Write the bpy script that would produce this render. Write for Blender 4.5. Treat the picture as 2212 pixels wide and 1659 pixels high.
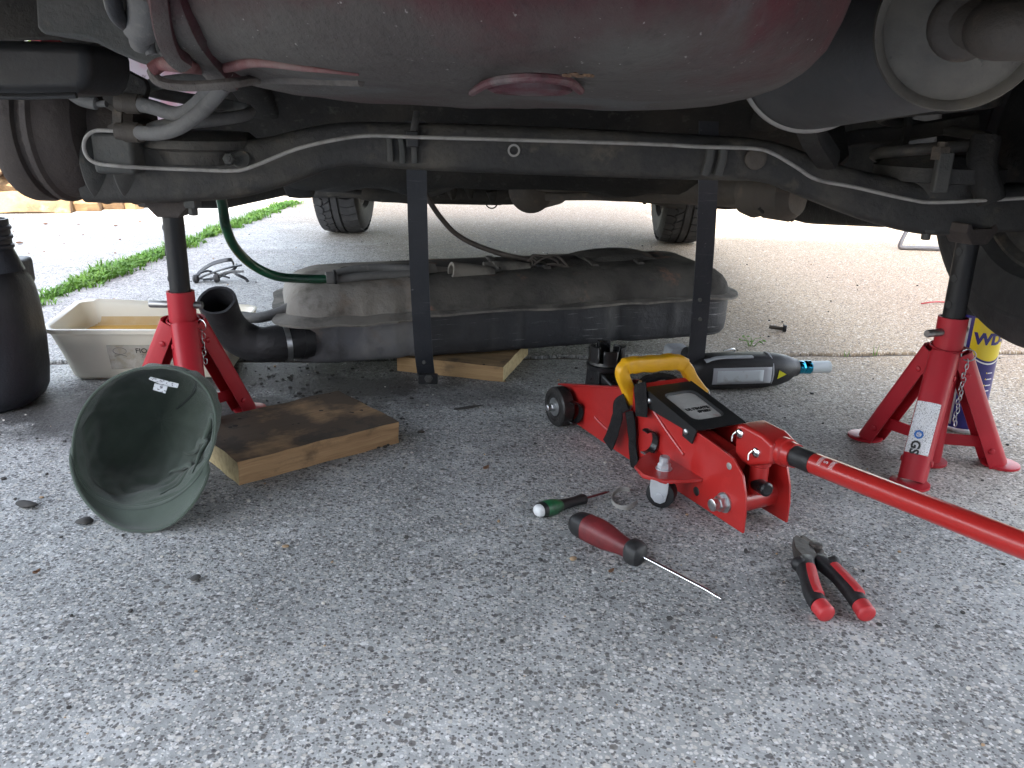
import bpy, bmesh, math, random
from mathutils import Vector as V, Matrix, Quaternion, noise as mnoise
random.seed(7)
sc = bpy.context.scene
for o in list(bpy.data.objects): bpy.data.objects.remove(o)
R = math.radians

# ------------------------------------------------------------------ camera
PITCH, ROLL, HC = R(18), R(1.5), .463
IW, IH, FP = 2212., 1659., 1794.            # pixel grid the positions below were read in
cam_d = bpy.data.cameras.new('camera'); cam = bpy.data.objects.new('camera', cam_d)
sc.collection.objects.link(cam); sc.camera = cam
cam_d.sensor_width = 36; cam_d.lens = 36 * FP / IW
cam_d.clip_start = .02; cam_d.clip_end = 600
c_f = V((0, math.cos(PITCH), -math.sin(PITCH))); r0 = V((1, 0, 0)); u0 = r0.cross(c_f)
c_r = r0 * math.cos(ROLL) + u0 * math.sin(ROLL); c_u = u0 * math.cos(ROLL) - r0 * math.sin(ROLL)
CP = V((0, 0, HC))
cam.matrix_world = Matrix(((c_r.x, c_u.x, -c_f.x, CP.x), (c_r.y, c_u.y, -c_f.y, CP.y), (c_r.z, c_u.z, -c_f.z, CP.z), (0, 0, 0, 1)))

# ------------------------------------------------------------------ sky and sun (late sun low behind the house at the camera's back)
SUN_EL, SUN_AZ = R(33), R(168)              # azimuth clockwise from +Y
world = bpy.data.worlds.new('World'); sc.world = world; world.use_nodes = True
wn, wl = world.node_tree.nodes, world.node_tree.links
sky = wn.new('ShaderNodeTexSky'); sky.sky_type = 'NISHITA'; sky.sun_disc = False
sky.sun_elevation = SUN_EL; sky.sun_rotation = SUN_AZ; sky.air_density = 1.0; sky.dust_density = 2.0; sky.ozone_density = 1.0
hs = wn.new('ShaderNodeHueSaturation'); hs.inputs['Saturation'].default_value = .42
wl.new(sky.outputs[0], hs.inputs['Color']); wl.new(hs.outputs[0], wn['Background'].inputs['Color'])
wn['Background'].inputs['Strength'].default_value = .13
sun_d = bpy.data.lights.new('sun', 'SUN'); sun_d.energy = 2.6; sun_d.angle = R(.8); sun_d.color = (1, .91, .78)
sun = bpy.data.objects.new('sun', sun_d); sc.collection.objects.link(sun)
sdir = V((math.sin(SUN_AZ) * math.cos(SUN_EL), math.cos(SUN_AZ) * math.cos(SUN_EL), math.sin(SUN_EL)))
sun.rotation_euler = sdir.to_track_quat('Z', 'Y').to_euler(); sun.location = (0, -4, 8)
sc.render.engine = 'CYCLES'
sc.view_settings.view_transform = 'Standard'; sc.view_settings.look = 'None'
sc.view_settings.gamma = 1; sc.view_settings.use_curve_mapping = False
sc.view_settings.exposure = 3.45
sc.cycles.max_bounces = 7; sc.cycles.diffuse_bounces = 4

# ------------------------------------------------------------------ pixels to places
def ray(x, y): return c_f + c_r * ((x - IW / 2) / FP) - c_u * ((y - IH / 2) / FP)
def P(x, y, Y):
    d = ray(x, y); return CP + d * (Y / d.y)
def G(x, y, z=0.):
    d = ray(x, y); return CP + d * ((z - HC) / d.z)
def PX(x, y, X):
    d = ray(x, y); return CP + d * (X / d.x)

# ------------------------------------------------------------------ mesh helpers
COL = sc.collection
MATW = {}
def basis(ax, up=V((0, 0, 1))):
    ax = V(ax).normalized(); up = V(up)
    if abs(ax.dot(up)) > .98: up = V((0, 1, 0)) if abs(ax.y) < .9 else V((1, 0, 0))
    a = up.cross(ax).normalized(); b = ax.cross(a); return ax, a, b
def catmull(pts, k=6, closed=False):
    pts = [V(p) for p in pts]; n = len(pts); out = []
    for i in range(n if closed else n - 1):
        p1, p2 = pts[i], pts[(i + 1) % n]
        p0 = pts[i - 1] if (i > 0 or closed) else p1 * 2 - p2
        p3 = pts[(i + 2) % n] if (i + 2 < n or closed) else p2 * 2 - p1
        for j in range(k):
            t = j / k
            out.append(.5 * ((2 * p1) + (p2 - p0) * t + (2 * p0 - 5 * p1 + 4 * p2 - p3) * t * t + (3 * p1 - p0 - 3 * p2 + p3) * t ** 3))
    if not closed: out.append(pts[-1])
    return out
def circ(n, e=2., sy=1.):
    o = []
    for i in range(n):
        a = 2 * math.pi * i / n; c, s = math.cos(a), math.sin(a)
        o.append((math.copysign(abs(c) ** (2 / e), c), sy * math.copysign(abs(s) ** (2 / e), s)))
    return o
class MB:
    def __init__(s): s.v, s.f, s.m = [], [], []
    def add(s, vs, fs, m=0):
        b = len(s.v); s.v += [V(v) for v in vs]
        for f in fs: s.f.append([b + i for i in f]); s.m.append(m)
        return s
    def box(s, c, size, rot=None, m=0):
        c = V(c); h = V(size) / 2; vs = []
        for x in (-1, 1):
            for y in (-1, 1):
                for z in (-1, 1):
                    q = V((x * h.x, y * h.y, z * h.z))
                    vs.append(c + (rot @ q if rot else q))
        return s.add(vs, [(0, 1, 3, 2), (4, 6, 7, 5), (0, 4, 5, 1), (2, 3, 7, 6), (0, 2, 6, 4), (1, 5, 7, 3)], m)
    def tube(s, pts, r, n=10, shape=None, up=(0, 0, 1), cap=True, closed=False, m=0):
        pts = [V(p) for p in pts]; N = len(pts); shape = shape or circ(n); n = len(shape)
        rs = r if isinstance(r, (list, tuple)) else [r] * N
        tans = []
        for i in range(N):
            a = pts[i - 1] if (i > 0 or closed) else pts[i]; b = pts[(i + 1) % N] if (i < N - 1 or closed) else pts[i]
            t = (b - a); tans.append(t.normalized() if t.length > 1e-9 else (tans[-1] if tans else V((0, 0, 1))))
        _, a, b = basis(tans[0], up); vs = []; prev = tans[0]
        for i in range(N):
            q = prev.rotation_difference(tans[i]); a = q @ a; b = q @ b; prev = tans[i]
            for (x, y) in shape: vs.append(pts[i] + (a * x + b * y) * rs[i])
        fs = []
        for i in range(N if closed else N - 1):
            j = (i + 1) % N
            for k in range(n):
                l = (k + 1) % n; fs.append((i * n + k, i * n + l, j * n + l, j * n + k))
        if cap and not closed: fs.append(tuple(range(n - 1, -1, -1))); fs.append(tuple((N - 1) * n + k for k in range(n)))
        return s.add(vs, fs, m)
    def pipe(s, pts, r, ri, n=14, m=0):          # hollow tube, open at the first point, capped at the last
        pts = [V(p) for p in pts]
        d = (pts[1] - pts[0]).normalized()
        return s.tube(pts + list(reversed(pts[1:])) + [pts[0]], [r] * len(pts) + [ri] * len(pts), n=n, cap=False, m=m) if False else s._pipe(pts, r, ri, n, m)
    def _pipe(s, pts, r, ri, n, m):
        a = MB().tube(pts, r, n=n, cap=False); b = MB().tube(pts, ri, n=n, cap=False)
        k = len(pts); vs = a.v + b.v; off = len(a.v)
        fs = [tuple(f) for f in a.f] + [tuple(off + i for i in reversed(f)) for f in b.f]
        for i in range(n):
            j = (i + 1) % n
            fs.append((j, i, off + i, off + j)); q = (k - 1) * n
            fs.append((q + i, q + j, off + q + j, off + q + i))
        return s.add(vs, fs, m)
    def lathe(s, prof, o, ax, n=32, up=(0, 0, 1), m=0, cap=True, a0=0, a1=None):
        ax, a, b = basis(ax, up); o = V(o); vs = []; N = len(prof); full = a1 is None
        K = n if full else n + 1; a1 = 2 * math.pi if full else a1
        for (t, r) in prof:
            for k in range(K):
                w = a0 + (a1 - a0) * k / n
                vs.append(o + ax * t + (a * math.cos(w) + b * math.sin(w)) * r)
        fs = []
        for i in range(N - 1):
            for k in range(n):
                l = (k + 1) % K; fs.append((i * K + k, i * K + l, (i + 1) * K + l, (i + 1) * K + k))
        if cap and full:
            fs.append(tuple(range(K - 1, -1, -1))); fs.append(tuple((N - 1) * K + k for k in range(K)))
        return s.add(vs, fs, m)
    def prism(s, poly, o, ex, ey, h0, h1, m=0):
        o, ex, ey = V(o), V(ex).normalized(), V(ey).normalized(); ez = ex.cross(ey); n = len(poly)
        vs = [o + ex * x + ey * y + ez * h0 for x, y in poly] + [o + ex * x + ey * y + ez * h1 for x, y in poly]
        fs = [tuple(range(n - 1, -1, -1)), tuple(range(n, 2 * n))] + [(i, (i + 1) % n, n + (i + 1) % n, n + i) for i in range(n)]
        return s.add(vs, fs, m)
    def strip(s, path, w, t, m=0):               # flat band: path of (point, across, normal)
        vs, fs = [], []
        for p, a, nn in path:
            p, a, nn = V(p), V(a).normalized(), V(nn).normalized()
            vs += [p - a * w / 2 - nn * t / 2, p + a * w / 2 - nn * t / 2, p + a * w / 2 + nn * t / 2, p - a * w / 2 + nn * t / 2]
        N = len(path)
        for i in range(N - 1):
            for k in range(4):
                l = (k + 1) % 4; fs.append((i * 4 + k, i * 4 + l, i * 4 + 4 + l, i * 4 + 4 + k))
        fs.append((3, 2, 1, 0)); fs.append(tuple((N - 1) * 4 + k for k in range(4)))
        return s.add(vs, fs, m)
    def grid(s, fn, nu, nv, m=0, cu=False, cv=False):
        vs = [fn(i / (nu if cu else nu - 1), j / (nv if cv else nv - 1)) for i in range(nu) for j in range(nv)]; fs = []
        for i in range(nu if cu else nu - 1):
            for j in range(nv if cv else nv - 1):
                i2, j2 = (i + 1) % nu, (j + 1) % nv
                fs.append((i * nv + j, i2 * nv + j, i2 * nv + j2, i * nv + j2))
        return s.add(vs, fs, m)
    def jitter(s, amp, scale=8., seed=0.):
        for i, v in enumerate(s.v):
            s.v[i] = v + mnoise.noise_vector(v * scale + V((seed, seed * 1.7, 3.1))) * amp
        return s
    def build(s, name, mat, parent=None, smooth=42, bevel=0., world=True, kind=None, seg=2, solid=0., label=None):
        me = bpy.data.meshes.new(name)
        inv = MATW[parent.name].inverted() if (world and parent is not None) else None
        vs = [inv @ v for v in s.v] if inv else s.v
        me.from_pydata([tuple(v) for v in vs], [], s.f)
        for mm in (mat if isinstance(mat, (list, tuple)) else [mat]): me.materials.append(mm)
        me.polygons.foreach_set('material_index', s.m)
        bm = bmesh.new(); bm.from_mesh(me); bmesh.ops.recalc_face_normals(bm, faces=bm.faces); bm.to_mesh(me); bm.free()
        if smooth:
            me.polygons.foreach_set('use_smooth', [True] * len(me.polygons)); me.set_sharp_from_angle(angle=R(smooth))
        me.update()
        o = bpy.data.objects.new(name, me); COL.objects.link(o)
        if parent is not None:
            o.parent = parent; MATW[o.name] = MATW[parent.name]
        else: MATW[o.name] = Matrix.Identity(4)
        if solid:
            sm = o.modifiers.new('solid', 'SOLIDIFY'); sm.thickness = solid; sm.offset = 0
        if bevel:
            b = o.modifiers.new('bevel', 'BEVEL'); b.width = bevel; b.segments = seg; b.limit_method = 'ANGLE'; b.angle_limit = R(35)
            b.harden_normals = True
        if kind: o['kind'] = kind
        if label: o['label'] = label
        return o
def thing(name, label, cat, loc=(0, 0, 0), rotz=0., group=None, mat=None):
    o = bpy.data.objects.new(name, None); COL.objects.link(o); o.empty_display_size = .05
    m = mat or (Matrix.Translation(V(loc)) @ Matrix.Rotation(rotz, 4, 'Z'))
    o.matrix_world = m; MATW[o.name] = m
    o['label'] = label; o['category'] = cat
    if group: o['group'] = group
    return o
def tag(o, label, cat, group=None):
    o['label'] = label; o['category'] = cat
    if group: o['group'] = group
    return o
def base(o):                                     # single-mesh thing: put its origin at its own base
    me = o.data; xs = [v.co for v in me.vertices]
    c = V(((min(v.x for v in xs) + max(v.x for v in xs)) / 2, (min(v.y for v in xs) + max(v.y for v in xs)) / 2, min(v.z for v in xs)))
    me.transform(Matrix.Translation(-c)); o.location = c; MATW[o.name] = Matrix.Translation(c); return o
def text(body, size, mat, parent, M, name='lettering', depth=.0004, bend=None, shear=0., offset=0.):
    cu = bpy.data.curves.new(name, 'FONT'); cu.body = body; cu.size = size; cu.align_x = 'CENTER'; cu.align_y = 'CENTER'
    cu.extrude = depth / 2; cu.shear = shear; cu.offset = offset; cu.resolution_u = 3
    t = bpy.data.objects.new(name, cu); COL.objects.link(t)
    dg = bpy.context.evaluated_depsgraph_get(); me = bpy.data.meshes.new_from_object(t.evaluated_get(dg))
    bpy.data.objects.remove(t); bpy.data.curves.remove(cu)
    if bend:
        bm = bmesh.new(); bm.from_mesh(me); w = max(abs(v.co.x) for v in bm.verts); k = -w
        while k < w:
            bmesh.ops.bisect_plane(bm, geom=bm.verts[:] + bm.edges[:] + bm.faces[:], plane_co=(k, 0, 0), plane_no=(1, 0, 0)); k += bend * .09
        bm.to_mesh(me); bm.free()
    if bend:                                      # wrap round a cylinder of radius bend: x is arc length, y goes along the axis
        for v in me.vertices:
            a = v.co.x / bend; rr = bend + v.co.z
            v.co = V((math.sin(a) * rr, v.co.y, math.cos(a) * rr))
    me.transform(M); me.materials.clear(); me.materials.append(mat)
    o = bpy.data.objects.new(name, me); COL.objects.link(o); o.parent = parent; MATW[o.name] = MATW[parent.name]
    return o
def hexnut(mb, o, ax, r, h, bolt=0., br=.4):
    mb.lathe([(0, r), (h * .85, r), (h, r * .88)], o, ax, n=6)
    if bolt: mb.lathe([(h * .9, r * br * 1.25), (h + bolt * .9, r * br * 1.25), (h + bolt, r * br)], o, ax, n=12)

# ------------------------------------------------------------------ materials
def nmat(name):
    m = bpy.data.materials.new(name); m.use_nodes = True; nt = m.node_tree; return m, nt, nt.nodes['Principled BSDF']
def nd(nt, typ, **kw):
    n = nt.nodes.new(typ)
    for k, v in kw.items():
        if k.startswith('i_'): n.inputs[k[2:].replace('_', ' ')].default_value = v
        else: setattr(n, k, v)
    return n
def c4(c): return (c[0], c[1], c[2], 1)
def ramp(nt, src, lo, hi, c0=(0, 0, 0), c1=(1, 1, 1)):
    r = nt.nodes.new('ShaderNodeValToRGB'); e = r.color_ramp.elements
    e[0].position, e[1].position = lo, hi; e[0].color, e[1].color = c4(c0), c4(c1); nt.links.new(src, r.inputs[0]); return r.outputs[0]
def mix(nt, fac, a, b, mode='MIX'):
    n = nt.nodes.new('ShaderNodeMix'); n.data_type = 'RGBA'; n.blend_type = mode
    for sock, val in ((n.inputs['Factor'], fac), (n.inputs['A'], a), (n.inputs['B'], b)):
        if isinstance(val, (int, float)): sock.default_value = val
        elif isinstance(val, tuple): sock.default_value = c4(val)
        else: nt.links.new(val, sock)
    return n.outputs['Result']
def math_n(nt, op, a, b=0., clamp=False):
    n = nt.nodes.new('ShaderNodeMath'); n.operation = op; n.use_clamp = clamp
    for i, val in ((0, a), (1, b)):
        if isinstance(val, (int, float)): n.inputs[i].default_value = val
        else: nt.links.new(val, n.inputs[i])
    return n.outputs[0]
def noise_n(nt, co, scale, detail=5, rough=.6, dist=0.):
    n = nd(nt, 'ShaderNodeTexNoise'); n.inputs['Scale'].default_value = scale; n.inputs['Detail'].default_value = detail
    n.inputs['Roughness'].default_value = rough; n.inputs['Distortion'].default_value = dist
    nt.links.new(co, n.inputs['Vector']); return n.outputs['Fac']
def mapped(nt, co, scale=(1, 1, 1), loc=(0, 0, 0), rot=(0, 0, 0)):
    n = nd(nt, 'ShaderNodeMapping'); n.inputs['Scale'].default_value = scale; n.inputs['Location'].default_value = loc; n.inputs['Rotation'].default_value = rot
    nt.links.new(co, n.inputs['Vector']); return n.outputs[0]
def worn(name, col, rough=.5, metal=0., layers=(), bump=.0, bscale=90., rvar=.12, spec=.5, coat=0., streak=None):
    """col plus layers of (colour, noise scale, low, high, strength); a fine noise bump and roughness change"""
    m, nt, b = nmat(name); co = nd(nt, 'ShaderNodeTexCoord').outputs['Object']
    cur = c4(col)[:3]; cur = tuple(cur)
    for i, L in enumerate(layers):
        colr, sc_, lo, hi, st = L
        f = noise_n(nt, mapped(nt, co, loc=(i * 3.7, i * 1.3, i * 2.1)), sc_, 7, .62)
        f = ramp(nt, f, lo, hi); f = math_n(nt, 'MULTIPLY', f, st)
        cur = mix(nt, f, cur, colr)
    if streak:
        colr, scv, lo, hi, st = streak
        f = ramp(nt, noise_n(nt, mapped(nt, co, scale=scv), 1., 6, .7), lo, hi); cur = mix(nt, math_n(nt, 'MULTIPLY', f, st), cur, colr)
    if isinstance(cur, tuple): b.inputs['Base Color'].default_value = c4(cur)
    else: nt.links.new(cur, b.inputs['Base Color'])
    b.inputs['Metallic'].default_value = metal; b.inputs['Specular IOR Level'].default_value = spec
    b.inputs['Coat Weight'].default_value = coat; b.inputs['Coat Roughness'].default_value = .15
    rn = noise_n(nt, co, 35, 5)
    nt.links.new(math_n(nt, 'ADD', math_n(nt, 'MULTIPLY', math_n(nt, 'SUBTRACT', rn, .5), rvar * 2), rough, True), b.inputs['Roughness'])
    if bump:
        bp = nd(nt, 'ShaderNodeBump'); bp.inputs['Strength'].default_value = bump; bp.inputs['Distance'].default_value = .004
        nt.links.new(noise_n(nt, co, bscale, 6, .65), bp.inputs['Height']); nt.links.new(bp.outputs[0], b.inputs['Normal'])
    return m
GREY_DUST, BROWN_DUST = (.15, .135, .115), (.11, .085, .06)
def concrete():
    m, nt, b = nmat('exposed aggregate concrete'); L = nt.links
    co = nd(nt, 'ShaderNodeNewGeometry').outputs['Position']
    sep = nd(nt, 'ShaderNodeSeparateXYZ'); L.new(co, sep.inputs[0]); X, Y = sep.outputs[0], sep.outputs[1]
    big = noise_n(nt, co, 3.0, 7, .66, .6); mid = noise_n(nt, co, 14, 6, .65, .3); fin = noise_n(nt, co, 95, 5, .7)
    base_c = mix(nt, ramp(nt, big, .38, .62), (.30, .312, .31), (.47, .485, .48))
    base_c = mix(nt, math_n(nt, 'MULTIPLY', ramp(nt, mid, .36, .66), .55), base_c, (.235, .245, .245))
    base_c = mix(nt, math_n(nt, 'MULTIPLY', ramp(nt, noise_n(nt, mapped(nt, co, loc=(5, 2, 0)), 9, 8, .74, 1.1), .52, .62), .5), base_c, (.62, .635, .64))
    # tan dust lying on the far right of the slab and under the middle of the car
    tx = math_n(nt, 'ADD', math_n(nt, 'MULTIPLY', X, .95), math_n(nt, 'MULTIPLY', Y, .62))
    tx = math_n(nt, 'ADD', tx, math_n(nt, 'MULTIPLY', math_n(nt, 'SUBTRACT', noise_n(nt, co, 2.4, 5, .6), .5), .55))
    tan = ramp(nt, math_n(nt, 'MULTIPLY', tx, .4), .43, .72)
    base_c = mix(nt, math_n(nt, 'MULTIPLY', tan, .9), base_c, (.345, .275, .19))
    fleck = None
    hsum = None
    for sc_, lo, hi, rad, st in ((440, .24, .77, .64, .84), (245, .16, .84, .60, .86), (135, .045, .95, .52, .86)):
        vo = nd(nt, 'ShaderNodeTexVoronoi'); vo.inputs['Scale'].default_value = sc_; vo.inputs['Randomness'].default_value = 1
        wob = nd(nt, 'ShaderNodeVectorMath', operation='ADD'); sca = nd(nt, 'ShaderNodeVectorMath', operation='SCALE'); sca.inputs['Scale'].default_value = .35 / sc_
        nw = nd(nt, 'ShaderNodeTexNoise'); nw.inputs['Scale'].default_value = sc_ * 1.6; L.new(co, nw.inputs['Vector'])
        L.new(nw.outputs['Color'], sca.inputs[0]); L.new(mapped(nt, co, loc=(sc_ * .01, 0, 0), scale=(1, 1, .3)), wob.inputs[0]); L.new(sca.outputs[0], wob.inputs[1]); L.new(wob.outputs[0], vo.inputs['Vector'])
        rnd = nd(nt, 'ShaderNodeSeparateColor'); L.new(vo.outputs['Color'], rnd.inputs[0])
        inside = ramp(nt, vo.outputs['Distance'], rad * .7, rad, (1, 1, 1), (0, 0, 0))
        dark = math_n(nt, 'MULTIPLY', math_n(nt, 'LESS_THAN', rnd.outputs[0], lo), inside)
        lite = math_n(nt, 'MULTIPLY', math_n(nt, 'GREATER_THAN', rnd.outputs[0], hi), inside)
        dk = mix(nt, rnd.outputs[1], (.045, .045, .05), (.14, .125, .115)); lt = mix(nt, rnd.outputs[2], (.55, .52, .47), (.78, .78, .78))
        base_c = mix(nt, math_n(nt, 'MULTIPLY', dark, st), base_c, dk); base_c = mix(nt, math_n(nt, 'MULTIPLY', lite, st), base_c, lt)
        hgt = math_n(nt, 'MULTIPLY', math_n(nt, 'MULTIPLY', inside, math_n(nt, 'SUBTRACT', rnd.outputs[1], .35)), 60. / sc_)
        hsum = hgt if hsum is None else math_n(nt, 'ADD', hsum, hgt)
    base_c = mix(nt, math_n(nt, 'MULTIPLY', ramp(nt, fin, .3, .7), .35), base_c, (.14, .14, .14))
    base_c = mix(nt, math_n(nt, 'MULTIPLY', tan, .55), base_c, (1., .84, .64), 'MULTIPLY')
    # oil and damp blots, ragged; the last is painted shade under the car's front
    wet_and_shade = None; blot = noise_n(nt, co, 17, 6, .72)
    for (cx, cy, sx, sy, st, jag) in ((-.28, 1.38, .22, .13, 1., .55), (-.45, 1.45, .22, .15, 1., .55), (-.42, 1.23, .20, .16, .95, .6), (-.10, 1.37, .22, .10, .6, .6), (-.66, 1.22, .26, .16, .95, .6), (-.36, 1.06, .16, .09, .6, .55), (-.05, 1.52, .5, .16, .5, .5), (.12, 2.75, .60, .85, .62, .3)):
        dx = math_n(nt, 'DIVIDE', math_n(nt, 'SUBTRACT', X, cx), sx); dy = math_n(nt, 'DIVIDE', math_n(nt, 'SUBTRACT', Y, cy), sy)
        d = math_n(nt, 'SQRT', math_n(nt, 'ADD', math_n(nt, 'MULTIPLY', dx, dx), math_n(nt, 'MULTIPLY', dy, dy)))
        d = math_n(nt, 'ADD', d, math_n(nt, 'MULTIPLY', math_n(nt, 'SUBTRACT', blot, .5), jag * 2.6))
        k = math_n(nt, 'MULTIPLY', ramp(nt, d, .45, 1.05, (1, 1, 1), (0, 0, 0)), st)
        wet_and_shade = k if wet_and_shade is None else math_n(nt, 'MAXIMUM', wet_and_shade, k)
    base_c = mix(nt, math_n(nt, 'MULTIPLY', wet_and_shade, .90), base_c, (.035, .032, .032))
    L.new(base_c, b.inputs['Base Color'])
    L.new(math_n(nt, 'SUBTRACT', .86, math_n(nt, 'MULTIPLY', wet_and_shade, .25)), b.inputs['Roughness']); b.inputs['Specular IOR Level'].default_value = .35
    h = math_n(nt, 'ADD', hsum, math_n(nt, 'ADD', math_n(nt, 'MULTIPLY', fin, .35), math_n(nt, 'MULTIPLY', mid, .5)))
    bp = nd(nt, 'ShaderNodeBump'); bp.inputs['Strength'].default_value = .75; bp.inputs['Distance'].default_value = .0028
    L.new(h, bp.inputs['Height']); L.new(bp.outputs[0], b.inputs['Normal'])
    return m
def wood(name, c1, c2, grime, gst, scale=(2, 34, 34)):
    m, nt, b = nmat(name); co = nd(nt, 'ShaderNodeTexCoord').outputs['Object']
    g = noise_n(nt, mapped(nt, co, scale=scale), 3.2, 7, .6, .8); k = noise_n(nt, co, 9, 5, .6)
    c = mix(nt, ramp(nt, g, .35, .66), c1, c2)
    c = mix(nt, math_n(nt, 'MULTIPLY', ramp(nt, noise_n(nt, mapped(nt, co, scale=(3, 60, 60)), 5, 5, .6), .5, .7), .4), c, tuple(x * .55 for x in c2))
    nz = nd(nt, 'ShaderNodeSeparateXYZ'); nt.links.new(nd(nt, 'ShaderNodeNewGeometry').outputs['Normal'], nz.inputs[0])
    up = ramp(nt, nz.outputs[2], .5, .8)
    f = math_n(nt, 'ADD', math_n(nt, 'MULTIPLY', math_n(nt, 'MULTIPLY', ramp(nt, k, .33, .52), up), gst), math_n(nt, 'MULTIPLY', ramp(nt, noise_n(nt, co, 16, 7, .7), .57, .70), .55), True)
    c = mix(nt, f, c, grime)
    sp = nd(nt, 'ShaderNodeTexVoronoi'); sp.inputs['Scale'].default_value = 120; nt.links.new(co, sp.inputs['Vector'])
    rs = nd(nt, 'ShaderNodeSeparateColor'); nt.links.new(sp.outputs['Color'], rs.inputs[0])
    spk = math_n(nt, 'MULTIPLY', math_n(nt, 'MULTIPLY', math_n(nt, 'LESS_THAN', rs.outputs[0], .06), math_n(nt, 'LESS_THAN', sp.outputs['Distance'], math_n(nt, 'MULTIPLY', rs.outputs[1], .55))), up)
    c = mix(nt, spk, c, (.02, .017, .015))
    nt.links.new(c, b.inputs['Base Color']); b.inputs['Roughness'].default_value = .82; b.inputs['Specular IOR Level'].default_value = .25
    bp = nd(nt, 'ShaderNodeBump'); bp.inputs['Strength'].default_value = .5; bp.inputs['Distance'].default_value = .0015
    nt.links.new(math_n(nt, 'ADD', g, math_n(nt, 'MULTIPLY', k, .6)), bp.inputs['Height']); nt.links.new(bp.outputs[0], b.inputs['Normal']); return m
def cloth(name, col, scale=700):
    m, nt, b = nmat(name); co = nd(nt, 'ShaderNodeTexCoord').outputs['Object']
    f = ramp(nt, noise_n(nt, co, 22, 6, .6), .3, .7); c = mix(nt, f, tuple(x * .8 for x in col), tuple(x * 1.18 for x in col))
    w1 = nd(nt, 'ShaderNodeTexWave'); w1.inputs['Scale'].default_value = scale; nt.links.new(mapped(nt, co, rot=(0, .78, .78)), w1.inputs['Vector'])
    nt.links.new(c, b.inputs['Base Color']); b.inputs['Roughness'].default_value = .95; b.inputs['Specular IOR Level'].default_value = .15
    b.inputs['Sheen Weight'].default_value = .25
    bp = nd(nt, 'ShaderNodeBump'); bp.inputs['Strength'].default_value = .5; bp.inputs['Distance'].default_value = .001
    nt.links.new(math_n(nt, 'ADD', math_n(nt, 'MULTIPLY', w1.outputs['Fac'], .3), noise_n(nt, co, 90, 5, .6)), bp.inputs['Height']); nt.links.new(bp.outputs[0], b.inputs['Normal']); return m
def printed(name, paper, ink, sx, sy, lo=.52, grime=(.3, .25, .16), gst=.3):
    """tiny illegible print: rows of ink on paper, object coordinates"""
    m, nt, b = nmat(name); co = nd(nt, 'ShaderNodeTexCoord').outputs['Object']
    w = nd(nt, 'ShaderNodeTexNoise'); w.inputs['Scale'].default_value = 1; w.inputs['Detail'].default_value = 2; nt.links.new(mapped(nt, co, scale=(sx, sx, sy)), w.inputs['Vector'])
    c = mix(nt, ramp(nt, w.outputs['Fac'], lo, lo + .05), paper, ink)
    c = mix(nt, math_n(nt, 'MULTIPLY', ramp(nt, noise_n(nt, co, 60, 6, .7), .45, .65), gst), c, grime)
    nt.links.new(c, b.inputs['Base Color']); b.inputs['Roughness'].default_value = .5; return m

def well_paint():
    m, nt, b = nmat('dirty red underseal'); L = nt.links; co = nd(nt, 'ShaderNodeTexCoord').outputs['Object']
    nz = nd(nt, 'ShaderNodeSeparateXYZ'); L.new(nd(nt, 'ShaderNodeNewGeometry').outputs['Normal'], nz.inputs[0])
    n1 = noise_n(nt, co, 4.2, 7, .65, .3); n2 = noise_n(nt, mapped(nt, co, loc=(4, 1, 2)), 9, 7, .65, .4)
    paint = mix(nt, ramp(nt, n2, .42, .62), (.075, .017, .022), (.045, .022, .023))
    film = math_n(nt, 'ADD', math_n(nt, 'MULTIPLY', nz.outputs[2], -.42), math_n(nt, 'ADD', n1, -.21))
    dirt = mix(nt, ramp(nt, n2, .35, .65), (.062, .056, .051), (.092, .086, .078))
    c = mix(nt, math_n(nt, 'MULTIPLY', ramp(nt, film, .42, .66), .93), paint, dirt)
    c = mix(nt, math_n(nt, 'MULTIPLY', ramp(nt, noise_n(nt, mapped(nt, co, loc=(7, 3, 1)), 6, 5, .5), .60, .64), .7), c, (.09, .092, .091))
    g = noise_n(nt, co, 85, 6, .7); c = mix(nt, math_n(nt, 'MULTIPLY', ramp(nt, g, .55, .70), .45), c, (.035, .03, .03))
    sp = noise_n(nt, mapped(nt, co, loc=(2, 8, 5)), 190, 3, .6); c = mix(nt, math_n(nt, 'MULTIPLY', ramp(nt, sp, .69, .73), .7), c, (.30, .28, .26))
    L.new(c, b.inputs['Base Color']); b.inputs['Roughness'].default_value = .78; b.inputs['Specular IOR Level'].default_value = .3
    bp = nd(nt, 'ShaderNodeBump'); bp.inputs['Strength'].default_value = .9; bp.inputs['Distance'].default_value = .003
    L.new(math_n(nt, 'ADD', g, math_n(nt, 'MULTIPLY', n2, 2.)), bp.inputs['Height']); L.new(bp.outputs[0], b.inputs['Normal']); return m
MT = {}
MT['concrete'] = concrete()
MT['soil'] = worn('pale gravel soil', (.40, .36, .30), .95, layers=(((.22, .19, .15), 3, .4, .65, .7), ((.5, .47, .42), 30, .5, .7, .6)), bump=.9, bscale=60)
MT['joint'] = worn('dirt in the slab joint', (.075, .06, .05), .95, bump=.8, bscale=90)
MT['well'] = well_paint()
MT['well_low'] = worn('grey road film on red underseal', (.10, .088, .08), .8, layers=(((.13, .06, .06), 6, .56, .68, .55), ((.16, .15, .14), 14, .5, .7, .5), ((.05, .047, .045), 30, .57, .7, .45)), bump=.9, bscale=80, spec=.25)
MT['lip'] = worn('dusty red flange', (.13, .042, .042), .7, layers=(((.2, .165, .15), 12, .42, .62, .75), ((.09, .06, .05), 40, .58, .7, .5)), bump=.4, bscale=120)
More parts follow.
